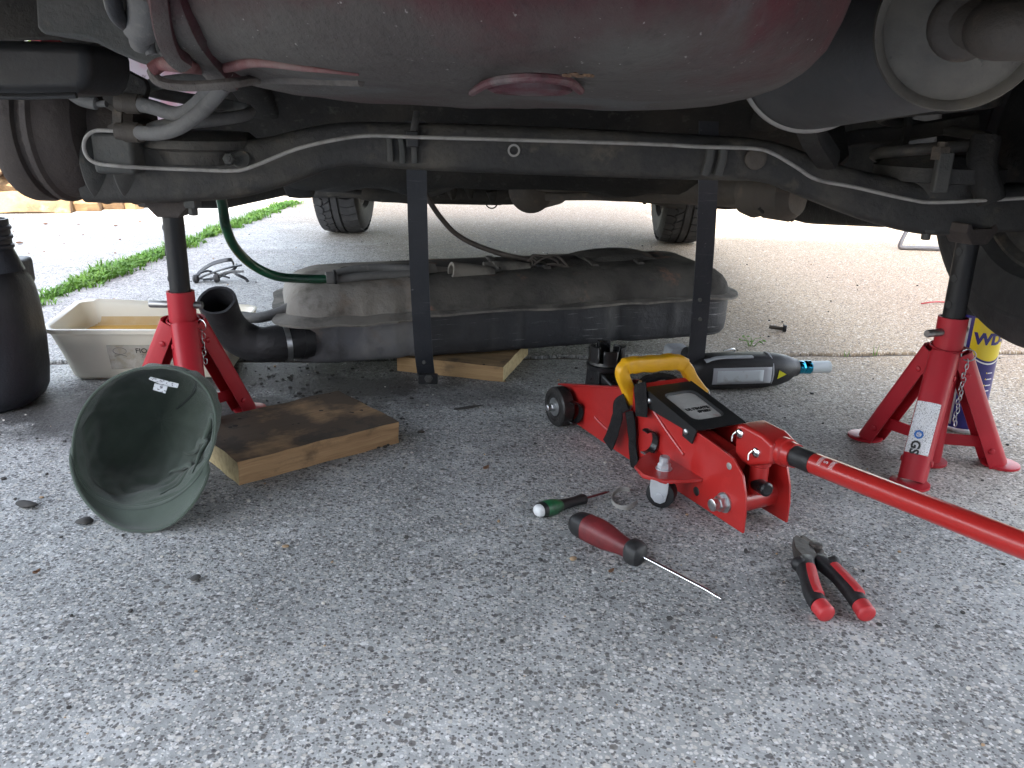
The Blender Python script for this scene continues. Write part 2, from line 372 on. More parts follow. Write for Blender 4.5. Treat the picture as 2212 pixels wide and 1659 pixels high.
MT['redplug'] = worn('dull dirty red paint', (.075, .020, .026), .6, layers=(((.10, .09, .09), 25, .48, .62, .8), ((.03, .02, .02), 60, .55, .68, .6)), bump=.5, bscale=150)  # dull red mottled with grey and near black
MT['pink'] = worn('faded pink overspray', (.46, .25, .31), .8, layers=(((.40, .39, .45), 14, .48, .6, .8), ((.12, .1, .12), 45, .62, .68, .8)), bump=.2)
MT['under'] = worn('black underbody coating', (.019, .0185, .018), .8, layers=(((.055, .048, .04), 5, .45, .68, .7), ((.10, .095, .085), 45, .58, .72, .45)), bump=.6, bscale=90, spec=.3)
MT['beam'] = worn('black axle paint', (.034, .033, .032), .62, layers=(((.095, .084, .068), 7, .45, .66, .75), ((.13, .108, .08), 28, .58, .72, .6), ((.02, .02, .02), 60, .5, .65, .4)), bump=.7, bscale=60, spec=.3)
MT['beamdust'] = worn('grey dusty steel', (.062, .060, .055), .7, layers=(((.03, .034, .033), 16, .45, .65, .8), ((.15, .11, .07), 30, .6, .7, .5)), bump=.45, bscale=90)
MT['drum'] = worn('rusted brake drum', (.046, .036, .031), .75, metal=.0, layers=(((.04, .032, .03), 12, .45, .65, .8), ((.10, .078, .066), 50, .58, .7, .5)), bump=.4, bscale=110)
MT['muffler'] = worn('aluminised steel', (.15, .135, .112), .6, metal=.15, layers=(((.05, .047, .044), 9, .42, .66, .75), ((.24, .20, .145), 10, .54, .7, .65), ((.05, .045, .04), 70, .66, .71, .7)), bump=.3, bscale=80)
MT['muffler_dark'] = worn('dull exhaust steel', (.085, .083, .082), .6, metal=.2, layers=(((.05, .048, .045), 5, .45, .65, .7), ((.14, .12, .10), 30, .6, .72, .4)), bump=.25, bscale=70)
MT['exh'] = worn('brown exhaust pipe', (.075, .062, .050), .7, layers=(((.05, .042, .036), 9, .45, .65, .8), ((.17, .13, .09), 30, .58, .7, .5)), bump=.4)
MT['pipe'] = worn('dusty brake pipe', (.30, .285, .265), .6, layers=(((.15, .14, .13), 40, .48, .66, .7),), bump=.3, bscale=200)
MT['hose'] = worn('grey dusty rubber', (.13, .127, .123), .8, layers=(((.08, .078, .075), 22, .48, .68, .7), ((.24, .22, .2), 60, .58, .7, .5)), bump=.35, bscale=160)
MT['rubber'] = worn('black rubber', (.020, .020, .022), .55, layers=(((.085, .08, .078), 15, .55, .72, .55),), bump=.3, bscale=120, spec=.4)
MT['tyre'] = worn('tyre rubber', (.028, .028, .029), .8, layers=(((.075, .072, .07), 10, .46, .68, .6),), bump=.3, bscale=140, spec=.3)
MT['tyregrey'] = worn('dusty tyre tread', (.05, .05, .053), .85, layers=(((.085, .084, .086), 25, .45, .65, .6),), bump=.3, bscale=160, spec=.25)
MT['rim'] = worn('steel wheel', (.16, .15, .14), .55, metal=.5, layers=(((.06, .055, .05), 12, .45, .65, .8),), bump=.3)
MT['carred'] = worn('red car paint', (.30, .018, .025), .3, coat=.6)
MT['glass'] = worn('dark window glass', (.02, .024, .026), .08)
MT['strap'] = worn('scratched black strap', (.026, .028, .034), .42, layers=(((.05, .05, .055), 9, .45, .65, .6), ((.16, .16, .165), 90, .66, .70, .7)), bump=.25, bscale=120, streak=((.20, .20, .205), (9, 9, 150), .62, .70, .35))
MT['tanktop'] = worn('dusty left-lit tank shell', (.20, .18, .155), .88, layers=(((.25, .24, .225), 5, .42, .64, .8), ((.19, .12, .08), 8, .57, .70, .6), ((.075, .065, .056), 22, .52, .68, .65)), bump=.8, bscale=70, spec=.25)  # dusty left part, base also paled as if lit from the left
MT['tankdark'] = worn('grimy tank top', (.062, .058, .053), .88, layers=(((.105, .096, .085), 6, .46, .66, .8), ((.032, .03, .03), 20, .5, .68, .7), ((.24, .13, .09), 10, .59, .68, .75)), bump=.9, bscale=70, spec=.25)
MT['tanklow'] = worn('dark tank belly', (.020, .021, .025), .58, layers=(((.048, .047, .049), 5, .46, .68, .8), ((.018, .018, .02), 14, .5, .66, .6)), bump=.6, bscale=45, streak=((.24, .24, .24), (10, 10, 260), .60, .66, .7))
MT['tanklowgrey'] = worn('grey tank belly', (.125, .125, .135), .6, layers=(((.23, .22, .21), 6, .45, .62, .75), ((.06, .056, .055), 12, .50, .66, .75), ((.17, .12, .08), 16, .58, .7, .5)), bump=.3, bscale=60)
MT['flange'] = worn('weld flange', (.17, .155, .135), .75, layers=(((.04, .037, .034), 16, .45, .62, .8),), bump=.3)
MT['green'] = worn('green garden hose', (.012, .085, .04), .32, layers=(((.008, .022, .018), 14, .40, .62, .85), ((.10, .12, .10), 60, .6, .7, .4)), coat=.2)
MT['line'] = worn('brown rubber line', (.05, .04, .034), .6, layers=(((.09, .075, .06), 30, .5, .66, .6),))
MT['steel'] = worn('zinc plated steel', (.52, .53, .54), .34, metal=.95, layers=(((.3, .3, .3), 60, .5, .66, .6),), rvar=.15)
MT['zinc'] = worn('galvanised bracket', (.55, .57, .60), .45, metal=.55, layers=(((.4, .42, .45), 60, .45, .65, .6),))
MT['pin'] = worn('dull steel pin', (.28, .275, .27), .4, metal=.85, layers=(((.15, .14, .13), 50, .5, .68, .7),))
MT['chrome'] = worn('chrome', (.75, .76, .78), .12, metal=1., rvar=.05)
MT['red'] = worn('red tool paint', (.40, .018, .016), .34, layers=(((.26, .012, .012), 6, .45, .7, .5), ((.50, .035, .03), 40, .6, .72, .35), ((.12, .02, .018), 9, .66, .76, .45)), bump=.06, bscale=80, coat=.35)
MT['standred'] = worn('raspberry stand paint', (.36, .012, .022), .44, layers=(((.22, .009, .014), 7, .46, .7, .5), ((.10, .02, .02), 26, .66, .74, .4)), bump=.06, bscale=90, coat=.0, spec=.35)
MT['chip'] = worn('bare chipped steel', (.30, .29, .28), .55, metal=.5)
MT['postblack'] = worn('black stand post', (.011, .011, .012), .48, layers=(((.05, .045, .04), 20, .58, .72, .4),), spec=.3, bump=.2, bscale=90)
MT['black'] = worn('black plastic', (.016, .016, .017), .5, layers=(((.05, .05, .05), 18, .55, .72, .45),), bump=.12, bscale=180, spec=.4)
MT['blackgloss'] = worn('oily black steel', (.010, .010, .011), .3, layers=(((.07, .065, .06), 30, .62, .72, .5),), bump=.25, bscale=90)
MT['blackplate'] = worn('black cover plate', (.012, .012, .013), .38, layers=(((.05, .05, .05), 14, .55, .72, .5),), bump=.05)
MT['webbing'] = worn('black webbing', (.014, .014, .015), .92, layers=(((.045, .045, .045), 70, .5, .7, .5),), bump=.8, bscale=420, spec=.2)
MT['yellow'] = worn('yellow plastic', (.70, .36, .008), .42, layers=(((.50, .25, .01), 18, .55, .72, .5), ((.2, .13, .03), 36, .68, .74, .5)), bump=.05)
MT['wheelblack'] = worn('black jack wheel', (.015, .014, .014), .4, layers=(((.16, .15, .145), 130, .66, .70, .8), ((.05, .045, .042), 20, .5, .7, .5)), bump=.3, bscale=160)
MT['label'] = worn('worn name plate', (.46, .45, .43), .5, layers=(((.34, .13, .09), 45, .56, .68, .6), ((.55, .54, .52), 90, .5, .66, .6)))
MT['ink'] = worn('black ink', (.012, .012, .013), .5)
MT['ivory'] = worn('off white paper', (.66, .67, .68), .5, layers=(((.5, .48, .44), 40, .55, .7, .4),))
MT['sticker'] = printed('white instruction sticker', (.72, .73, .75), (.28, .29, .31), 900, 380, .55, (.5, .46, .4), .25)
MT['blueink'] = worn('blue ink', (.02, .13, .42), .4)
MT['whiteink'] = worn('white ink', (.75, .75, .75), .5)
MT['cap'] = cloth('olive green twill', (.074, .094, .077))
MT['capdark'] = cloth('olive seam tape', (.040, .052, .046))
MT['tagcloth'] = printed('white cloth tag', (.58, .60, .63), (.14, .14, .17), 260, 520, .56, (.4, .4, .4), .2)
MT['plank'] = wood('weathered board', (.40, .255, .135), (.27, .165, .085), (.06, .047, .036), .92)
MT['plank2'] = wood('pine board', (.44, .29, .145), (.32, .20, .10), (.10, .075, .05), .5)
MT['endgrain'] = worn('pale end grain', (.50, .40, .22), .9, layers=(((.3, .22, .11), 120, .45, .65, .6),), bump=.5, bscale=200)
MT['tub'] = worn('cream plastic tub', (.92, .88, .76), .42, layers=(((.68, .62, .48), 6, .56, .74, .5), ((.22, .16, .10), 17, .67, .73, .75)), spec=.45)
_nt = MT['tub'].node_tree; _tr = _nt.nodes.new('ShaderNodeBsdfTranslucent'); _tr.inputs[0].default_value = (.95, .92, .84, 1)
_mx = _nt.nodes.new('ShaderNodeMixShader'); _mx.inputs[0].default_value = .18
_nt.links.new(_nt.nodes['Principled BSDF'].outputs[0], _mx.inputs[1]); _nt.links.new(_tr.outputs[0], _mx.inputs[2]); _nt.links.new(_mx.outputs[0], _nt.nodes['Material Output'].inputs[0])
MT['tublabel'] = worn('stained paper label', (.47, .45, .39), .8, layers=(((.30, .24, .15), 30, .45, .62, .7), ((.6, .59, .55), 55, .5, .66, .7)), bump=.3)
MT['liquid'] = worn('amber old fuel', (.55, .31, .045), .06, spec=.6, rvar=.02)
MT['stainline'] = worn('amber tide mark', (.62, .44, .21), .5, layers=(((.7, .6, .4), 12, .45, .65, .7),))
MT['canplastic'] = worn('black canister plastic', (.014, .016, .022), .5, layers=(((.035, .035, .042), 8, .48, .7, .5), ((.16, .14, .12), 60, .68, .74, .35)), bump=.25, bscale=150, spec=.45)
MT['canblue'] = worn('blue printed tin', (.018, .014, .16), .32, coat=.3)
MT['canyellow'] = worn('yellow printed tin', (.74, .58, .01), .32, coat=.3)
MT['cangrey'] = worn('grey printed tin', (.42, .42, .42), .35, metal=.4)
MT['gungrey'] = worn('grey tool plastic', (.36, .375, .40), .5, layers=(((.20, .17, .14), 30, .6, .72, .6),), bump=.08)
MT['bluechrome'] = worn('blue anodised socket', (.03, .30, .46), .16, metal=1., rvar=.05)
MT['palesocket'] = worn('pale plastic sleeve', (.50, .55, .57), .45, layers=(((.18, .16, .12), 25, .58, .70, .7),))
MT['stickyellow'] = worn('yellow warning sticker', (.62, .60, .02), .4)
MT['sdgreen'] = worn('green handle plastic', (.018, .14, .055), .42, layers=(((.02, .03, .022), 40, .50, .66, .8),), bump=.1)
MT['sdred'] = worn('dark red handle', (.19, .022, .026), .5, layers=(((.045, .012, .014), 16, .45, .66, .75), ((.25, .07, .05), 120, .66, .72, .6)), bump=.15)
MT['plred'] = worn('red grip rubber', (.46, .03, .035), .48, layers=(((.25, .02, .022), 25, .5, .7, .5),))
MT['plsteel'] = worn('oiled tool steel', (.065, .055, .05), .45, metal=.5, layers=(((.13, .09, .065), 60, .5, .68, .6),), bump=.2)
MT['redshaft'] = worn('red insulated shaft', (.16, .03, .035), .5)
MT['rust'] = worn('rust', (.13, .07, .035), .9, layers=(((.10, .05, .03), 40, .45, .65, .8),), bump=.8, bscale=200)
MT['log'] = worn('split log', (.20, .125, .062), .9, layers=(((.07, .042, .024), 7, .42, .62, .85), ((.34, .25, .14), 18, .55, .70, .6)), bump=.8, bscale=60)
MT['bark'] = worn('bark', (.13, .09, .06), .95, layers=(((.22, .17, .12), 20, .5, .66, .7),), bump=1, bscale=80)
MT['grass'] = worn('grass', (.10, .235, .032), .7, layers=(((.16, .30, .05), 9, .45, .6, .8),), spec=.25)
MT['weed'] = worn('weed leaf', (.13, .26, .05), .7, spec=.25)
MT['greytube'] = worn('grey painted tube', (.10, .10, .105), .45)
MT['redwire'] = worn('red wire', (.34, .03, .03), .5)
MT['grit_dark'] = worn('dark grit', (.05, .048, .046), .9, layers=(((.11, .10, .09), 50, .5, .7, .6),))
MT['grit_pale'] = worn('pale grit', (.55, .52, .47), .9, layers=(((.36, .33, .29), 50, .5, .7, .6),))
MT['grit_tan'] = worn('tan grit', (.36, .25, .15), .9)
MT['leaf'] = worn('dead leaf', (.16, .085, .05), .85)
MT['render'] = worn('house render', (.46, .47, .49), .9, layers=(((.40, .405, .42), 2, .4, .65, .6),), bump=.4)
MT['roof'] = worn('clay roof', (.24, .10, .07), .85, layers=(((.16, .08, .06), 4, .45, .65, .7),), bump=.5)
MT['hedge'] = worn('hedge leaves', (.07, .13, .03), .7, layers=(((.12, .19, .045), 4, .45, .6, .8),), spec=.25)

# ------------------------------------------------------------------ the setting
g = MB().grid(lambda u, v: V((-150 + 300 * u, -150 + 300 * v, -.035)), 40, 40)
ground = g.build('ground', MT['soil'], smooth=0, kind='structure'); ground['label'] = 'pale gravelly ground round the concrete driveway'
def slab(name, corners, label, n=46, z=0.):
    pts = []
    for i in range(4):
        a, b = V(corners[i] + (0,)), V(corners[(i + 1) % 4] + (0,)); L = (b - a).length
        a_, k = a, max(4, min(220, int(L * n)))
        for j in range(k):
            p = a.lerp(b, j / k); p += V((mnoise.noise(p * 9), mnoise.noise(p * 9 + V((7, 1, 2))), 0)) * .009 + V((mnoise.noise(p * 40), mnoise.noise(p * 40 + V((3, 1, 2))), 0)) * .003
            pts.append((p.x, p.y))
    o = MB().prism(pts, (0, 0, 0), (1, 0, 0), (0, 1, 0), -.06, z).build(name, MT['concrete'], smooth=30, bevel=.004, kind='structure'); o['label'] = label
    return o
JY = lambda x: 1.656 + (x - .471) * .128
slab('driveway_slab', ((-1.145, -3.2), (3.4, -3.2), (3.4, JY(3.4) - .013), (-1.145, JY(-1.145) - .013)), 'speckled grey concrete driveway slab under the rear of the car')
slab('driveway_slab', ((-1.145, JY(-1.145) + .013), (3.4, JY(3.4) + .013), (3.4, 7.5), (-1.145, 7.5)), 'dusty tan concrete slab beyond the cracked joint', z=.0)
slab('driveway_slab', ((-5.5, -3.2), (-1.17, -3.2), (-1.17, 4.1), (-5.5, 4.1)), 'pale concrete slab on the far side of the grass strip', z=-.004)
jd = MB().grid(lambda u, v: V((-1.2 + 4.5 * u, JY(-1.2 + 4.5 * u) - .02 + .04 * v, -.007 + .002 * mnoise.noise(V((u * 300, v * 2, 0))))), 200, 3).build('joint_dirt', MT['joint'], kind='structure')
jd['label'] = 'dark dirt packed in the joint between the slabs'

# ------------------------------------------------------------------ the car (jacked up at the rear, left rear wheel off)
car = thing('raised_car', 'dirty red hatchback jacked up at the rear, seen from underneath', 'car', (0, 2.1, 0))
# outer shell
prof = [(.335, .575), (.27, .63), (.27, .80), (.35, 1.02), (.50, 1.42), (.64, 1.52), (1.9, 1.54), (2.15, 1.50), (2.78, 1.05), (3.7, .93), (3.88, .82), (3.93, .42), (3.86, .24)]
pc = [(p.x, p.y) for p in catmull([(a, b, 0) for a, b in prof], 4)]
sh = MB()
for i in range(len(pc) - 1):
    (y0, z0), (y1, z1) = pc[i], pc[i + 1]
    sh.add([(-.79, y0, z0), (.79, y0, z0), (.79, y1, z1), (-.79, y1, z1)], [(0, 1, 2, 3)])
sh.build('body_shell', MT['carred'], car, solid=.006)
def arch(cy, cz, r, a0, a1, k=9): return [(cy + r * math.cos(R(a0 + (a1 - a0) * i / k)), cz + r * math.sin(R(a0 + (a1 - a0) * i / k))) for i in range(k + 1)]
side = pc + [(3.70, .24)] + arch(3.29, .29, .34, -8, 188) + [(2.9, .30), (1.55, .34)] + arch(1.14, .46, .35, -12, 172) + [(.55, .50)]
for sx in (-1, 1):
    sp = MB().prism([(a, b) for a, b in side], (sx * .80, 0, 0), (0, 1, 0), (0, 0, 1), -.008, .008).build('side_panel', MT['carred'], car, smooth=25)
    MB().prism([(.72, 1.08), (.80, 1.42), (1.55, 1.46), (1.55, 1.06)], (sx * .812, 0, 0), (0, 1, 0), (0, 0, 1), -.002, .002).build('window', MT['glass'], sp, smooth=0)
    MB().prism([(1.65, 1.06), (1.65, 1.46), (2.05, 1.44), (2.6, 1.06)], (sx * .812, 0, 0), (0, 1, 0), (0, 0, 1), -.002, .002).build('window', MT['glass'], sp, smooth=0)
MB().box((0, .262, .67), (1.36, .05, .16)).build('rear_bumper', MT['black'], car, bevel=.02)
# floor: raised over the axle, deep in front of it
fy = [(.30, .615), (.9, .60), (1.45, .58), (1.72, .50), (1.93, .30), (2.15, .275), (3.0, .255), (3.12, .40), (3.9, .42)]
def floor_fn(u, v):
    t = v * (len(fy) - 1); i = min(int(t), len(fy) - 2); k = t - i
    y = fy[i][0] + (fy[i + 1][0] - fy[i][0]) * k; z = fy[i][1] + (fy[i + 1][1] - fy[i][1]) * k; x = -.78 + 1.56 * u
    if 1.95 < y < 3.05: z += .05 * math.exp(-(x / .10) ** 2) - .012 * math.cos(x * 26) - .02 * math.exp(-((x + .30) / .16) ** 2 - ((y - 2.45) / .35) ** 2)
    return V((x, y, z + .006 * mnoise.noise(V((x * 7, y * 7, 0)))))
MB().grid(floor_fn, 60, 90).build('floor_pan', MT['under'], car)
for sx in (-1, 1): MB().tube([(sx * .672, y, z) for y, z in ((1.55, .31), (1.9, .272), (2.4, .255), (2.94, .245))], .028, shape=circ(12, 5)).build('sill', MT['under'], car)
for sx, x0 in ((-1, -.52), (1, .50)): MB().tube([(x0, y, z) for y, z in ((.42, .66), (1.0, .655), (1.45, .62), (1.85, .45), (2.05, .285))], .035, shape=circ(12, 5)).build('chassis_rail', MT['under'], car)

# spare wheel well: a wide shallow bowl with soft corners hanging under the boot floor
wc = V((-.018, .735, .0)); tilt = Matrix.Rotation(R(-2.6), 3, 'X')
def well_pt(a, r, z, asx=1.):
    p = V((math.cos(a) * r * 1.0, math.sin(a) * r * 1.02, z)); p = tilt @ p
    p += mnoise.noise_vector(p * 11) * .0035 + mnoise.noise_vector(p * 30 + V((4, 4, 4))) * .0012
    return V((wc.x, wc.y, .4735)) + p
wp = [(.0, .0), (.07, .0), (.13, .0005), (.17, .002), (.20, .005), (.218, .009), (.233, .015), (.246, .024), (.256, .036), (.263, .052), (.269, .075), (.275, .11), (.283, .17)]
bowl = MB().grid(lambda u, v: well_pt(2 * math.pi * u, *wp[min(len(wp) - 1, round(v * (len(wp) - 1)))]), 96, len(wp), cu=True)
bowl_lo = [sum((bowl.v[i] for i in f), V()) / len(f) for f in bowl.f]
well = bowl.build('spare_wheel_well', MT['well'], car, smooth=80)
from mathutils.bvhtree import BVHTree
bvh = BVHTree.FromPolygons([tuple(v) for v in bowl.v], bowl.f)
def onbowl(x, y, Y, off=.003):
    d_ = ray(x, y).normalized(); h = bvh.ray_cast(CP, d_)[0]
    return h - d_ * off if (h is not None and h.y < Y + .12) else P(x, y, Y)
# rolled seam lip along the left front of the bowl
lp = [P(328, 152, .60), P(352, 138, .60), P(400, 142, .59), P(450, 147, .562), P(505, 141, .545), P(545, 134, .528), P(590, 137, .514), P(650, 146, .500), P(710, 153, .497), P(775, 161, .497)]
lp = lp[:3] + [onbowl(x, y, .56) for x, y in ((450, 147), (505, 141), (545, 134), (590, 137), (650, 146), (710, 153), (775, 161))]
MB().tube(catmull(lp, 5), [.0058 - .0046 * max(0, i / 45 - .3) / .7 for i in range(46)], shape=circ(10, 2.4, .8)).build('seam_lip', MT['lip'], well, smooth=60)
lp2 = [P(328, 154, .605), P(337, 170, .60), P(362, 182, .60), P(420, 186, .60)] + [onbowl(x, y, .60, .002) for x, y in ((500, 180), (560, 172), (660, 172), (780, 176))]
MB().tube(catmull(lp2, 5), .0035, shape=circ(8, 2.2)).build('seam_lip', MT['well_low'], well)
def B(x, y, off=.0):                             # a pixel on the bottom of the bowl
    d_ = ray(x, y); n0 = V((0, .0454, 1)).normalized(); p0 = V((0, .735, .4720 - off)); return CP + d_ * ((p0 - CP).dot(n0) / d_.dot(n0))
mb = MB(); o = B(1145, 190)
mb.lathe([(-.004, .028), (.002, .0275), (.0035, .024), (.0015, .021), (.0035, .016), (.0045, .008)], o, (0, -.04, -1), n=28); mb.build('drain_plug', MT['redplug'], well)
MB().tube(catmull([B(1015, 203), B(1060, 178), B(1140, 168), B(1225, 176), B(1258, 200)], 6), [.001] + [.0028] * 23 + [.001], n=8).build('drain_seam', MT['redplug'], well)
mb = MB()
for k in range(9):
    a = B(1222 + k * 7, 160 + 2 * math.sin(k * 1.7), -.001); mb.lathe([(0, .0006), (.0008, .0018 + .0012 * random.random()), (.0013, .0005)], a, (0, -.3, -1), n=7)
mb.jitter(.001, 160).build('rust_flake', MT['rust'], well)
# red reinforcement strut to the left of the bowl
MB().tube(catmull([P(365, -40, .56), P(395, 40, .57), P(432, 95, .60), P(490, 160, .66)], 5), [.014] * 8 + [.012] * 8, shape=circ(10, 4)).build('body_strut', MT['well'], car)
MB().tube(catmull([P(340, -30, .54), P(352, 60, .555), P(372, 115, .57), P(400, 138, .58)], 5), .006, shape=circ(8, 3)).build('body_strut', MT['well'], car)

# left rear corner: grey pan, plastic liner, filler neck, pink panel
def panel(name, pix, Y, depth, mat, bevel=.006, dz=0.):
    pts = [P(x, y, Y) for x, y in pix]; n = len(pts)
    b = MB().add(pts + [p + V((0, depth, dz)) for p in pts], [tuple(range(n)), tuple(range(2 * n - 1, n - 1, -1))] + [(i, n + i, n + (i + 1) % n, (i + 1) % n) for i in range(n)])
    return b.build(name, mat, car, smooth=35, bevel=bevel)
panel('corner_pan', [(72, -60), (78, 60), (92, 74), (190, 84), (245, 112), (300, 136), (338, 146), (352, 120), (330, -60)], .70, .25, MT['beamdust'], .008)
panel('wheel_liner', [(-240, 84), (-240, 202), (60, 207), (165, 203), (188, 190), (193, 150), (190, 92), (60, 86)], .86, .10, MT['black'], .012)
MB().tube([P(-240, 205, .855), P(60, 209, .855), P(165, 206, .855)], .003, n=8).build('liner_lip', MT['black'], car)
panel('inner_quarter', [(-260, -80), (-260, 90), (120, 84), (200, 120), (210, -80)], 1.02, .02, MT['under'], .003)
panel('pink_panel', [(235, 90), (262, 150), (300, 185), (318, 230), (330, 262), (420, 275), (430, 150), (360, 120)], 1.50, .01, MT['pink'], .002)
MB().tube(catmull([P(255, -30, .62), P(285, 20, .64), P(318, 62, .66)], 6), [.009] * 7 + [.011] * 6, n=14).build('filler_neck', MT['hose'], car)
MB().tube(catmull([P(318, -30, .60), P(316, 30, .62), P(302, 66, .64), P(304, 92, .66)], 6), [.0125] * 12 + [.008] * 7, n=14).build('filler_neck', MT['hose'], car)
MB().tube(catmull([P(240, -20, .60), P(250, 25, .61), P(270, 48, .63), P(290, 62, .65)], 6), .006, n=10).build('vent_pipe', MT['rubber'], car)
MB().tube(catmull([P(325, 60, .66), P(322, 95, .66), P(328, 118, .66)], 6), .0042, n=10).build('vent_pipe', MT['hose'], car)
MB().tube(catmull([P(375, 30, .66), P(384, 70, .66), P(378, 100, .66), P(352, 122, .66)], 6), .0042, n=10).build('vent_pipe', MT['hose'], car)
panel('bracket_plate', [(192, 92), (204, 170), (222, 215), (245, 230), (300, 232), (312, 222), (318, 190), (312, 172), (270, 150), (240, 118)], 1.06, .012, MT['under'], .002)

# rear axle beam, cranked tube
BY = 1.14
bp_ = [(196, 368, 58), (250, 366, 60), (330, 364, 62), (430, 363, 60), (520, 363, 53), (600, 349, 47), (690, 322, 42), (770, 311, 40), (880, 315, 42), (1110, 323, 44), (1500, 339, 41), (1640, 347, 38), (1720, 372, 38), (1800, 402, 40), (1900, 432, 45), (2000, 452, 46), (2100, 450, 45), (2230, 446, 44)]
bpts = catmull([P(x, y, BY) for x, y, h in bp_], 5); brad = [q.x for q in catmull([(h * .00070, 0, 0) for x, y, h in bp_], 5)]
beam = MB().tube(bpts, brad, shape=circ(28, 5), up=(0, -1, 0)).build('axle_beam', MT['beam'], car, smooth=50)
hub = P(150, 272, BY)
def disc(x_px, r, cz, mat, prof_):
    return prof_
dz = hub.z
dm = MB().lathe([(-.040, .060), (-.039, .087), (-.034, .0955), (-.028, .0975), (-.012, .0975), (-.004, .095), (-.002, .089), (.006, .088), (.009, .097), (.016, .097), (.020, .092), (.033, .088), (.048, .084), (.058, .075), (.066, .05), (.12, .04)], (P(122, 286, BY).x, BY, dz), (1, 0, 0), n=64)
drum = dm.build('brake_drum', MT['drum'], car, smooth=30)
bpl = MB().lathe([(0, .080), (.004, .081), (.006, .080), (.012, .07), (.014, .03)], (P(180, 286, BY).x, BY, dz), (1, 0, 0), n=48).build('backing_plate', MT['beam'], car, smooth=30)
for px, r in ((224, .0630), (288, .0635)):
    c = P(px, 335, BY); MB().lathe([(-.002, r), (0, r + .001), (.003, r), (.008, r * .95), (.018, r * .80), (.026, r * .66)], c, (1, 0, 0), n=48).build('hub_flange', MT['beamdust'], car, smooth=40)
MB().box(P(262, 330, 1.09), (.052, .05, .05)).build('hub_block', MT['beamdust'], car, bevel=.006)
# spring seats and springs
def spring(px, z_px, top, r, mat, yoff=.0):
    c = P(px, z_px, BY + yoff); pts = []
    turns = top / .050
    for i in range(int(turns * 26)):
        a = 2 * math.pi * i / 26 + 2.3; pts.append(V((c.x + r * math.cos(a), c.y + r * math.sin(a), c.z + .050 * i / 26)))
    return MB().tube(pts, .0078, n=10).build('coil_spring', mat, car)
sl = P(438, 318, BY); MB().lathe([(-.02, .055), (-.004, .060), (.0, .074), (.010, .074), (.012, .070), (.020, .060), (.022, .02)], sl, (0, 0, 1), n=40).build('spring_seat', MT['beam'], car, smooth=40)
spring(438, 298, .20, .062, MT['hose'])
sr = P(2025, 372, BY + .02); MB().lathe([(-.03, .060), (-.012, .064), (-.01, .082), (.008, .082), (.010, .075), (.022, .062), (.024, .02)], sr, (0, 0, 1), n=40).build('spring_seat', MT['beam'], car, smooth=40)
spring(2005, 345, .16, .068, MT['beam'], .03)
mb = MB(); hexnut(mb, P(2030, 345, 1.08), (0, 0, 1), .012, .016, .006); mb.build('seat_nut', MT['exh'], car, smooth=30)
MB().box(P(2035, 372, 1.075), (.020, .012, .05)).build('seat_clip', MT['beamdust'], car, bevel=.003)
MB().tube(catmull([P(2130, 300, 1.10), P(2120, 360, 1.09), P(2140, 430, 1.09)], 5), .018, shape=circ(12, 3)).build('damper_mount', MT['under'], car)
MB().tube([P(1790, 285, 1.25), P(1800, 340, 1.22), P(1760, 375, 1.2)], .02, shape=circ(10, 3)).build('trailing_arm', MT['under'], car)
MB().tube(catmull([P(1760, 330, 1.28), P(1840, 300, 1.26), P(1950, 288, 1.24), P(2110, 262, 1.22)], 6), .012, shape=circ(10, 3)).build('trailing_arm', MT['under'], car)
# clips and welds on the beam
for px, py in ((840, 318), (866, 322), (892, 322)): MB().tube([P(px, py - 24, 1.108), P(px + 3, py + 2, 1.106), P(px + 4, py + 30, 1.108)], .0042, shape=circ(8, 2.4), up=(0, -1, 0)).build('weld_bead', MT['beamdust'], beam)
for px in (1528, 1556): MB().tube([P(px + 8, 312, 1.107), P(px + 4, 345, 1.106), P(px - 6, 378, 1.108)], .0062, shape=circ(8, 2.4), up=(0, -1, 0)).build('weld_bead', MT['beamdust'], beam)
MB().box(P(892, 300, 1.100), (.016, .014, .020)).build('pipe_clip', MT['black'], beam, bevel=.002)
MB().tube([P(900, 246, 1.14), P(897, 262, 1.12), P(893, 290, 1.10)], .0045, shape=circ(8, 3)).build('pipe_clip', MT['hose'], beam)
mb = MB().lathe([(0, .0080), (.002, .0080), (.002, .0055), (.0, .0055)], P(1110, 325, 1.106), (0, -1, 0), n=24, cap=False).build('grommet', MT['pipe'], beam)
mb = MB().lathe([(0, .014), (.003, .0135), (.005, .009), (.004, .004)], P(1632, 343, 1.108), (0, -1, 0), n=20).build('bolt_head', MT['exh'], beam)
mb = MB(); hexnut(mb, P(497, 345, 1.092), (0, -1, .2), .0075, .008, .002); mb.build('bolt_head', MT['beamdust'], beam, smooth=30)
MB().lathe([(-.001, .012), (.001, .011)], P(522, 345, 1.100), (-.1, -1, .4), n=18).build('rubber_bung', MT['beamdust'], beam)
for px, py in ((415, 435), (2005, 488)):
    mb = MB(); hexnut(mb, P(px, py - 6, 1.12), (0, 0, -1), .012, .012, .010); mb.build('lower_bolt', MT['beamdust'], beam, smooth=30)
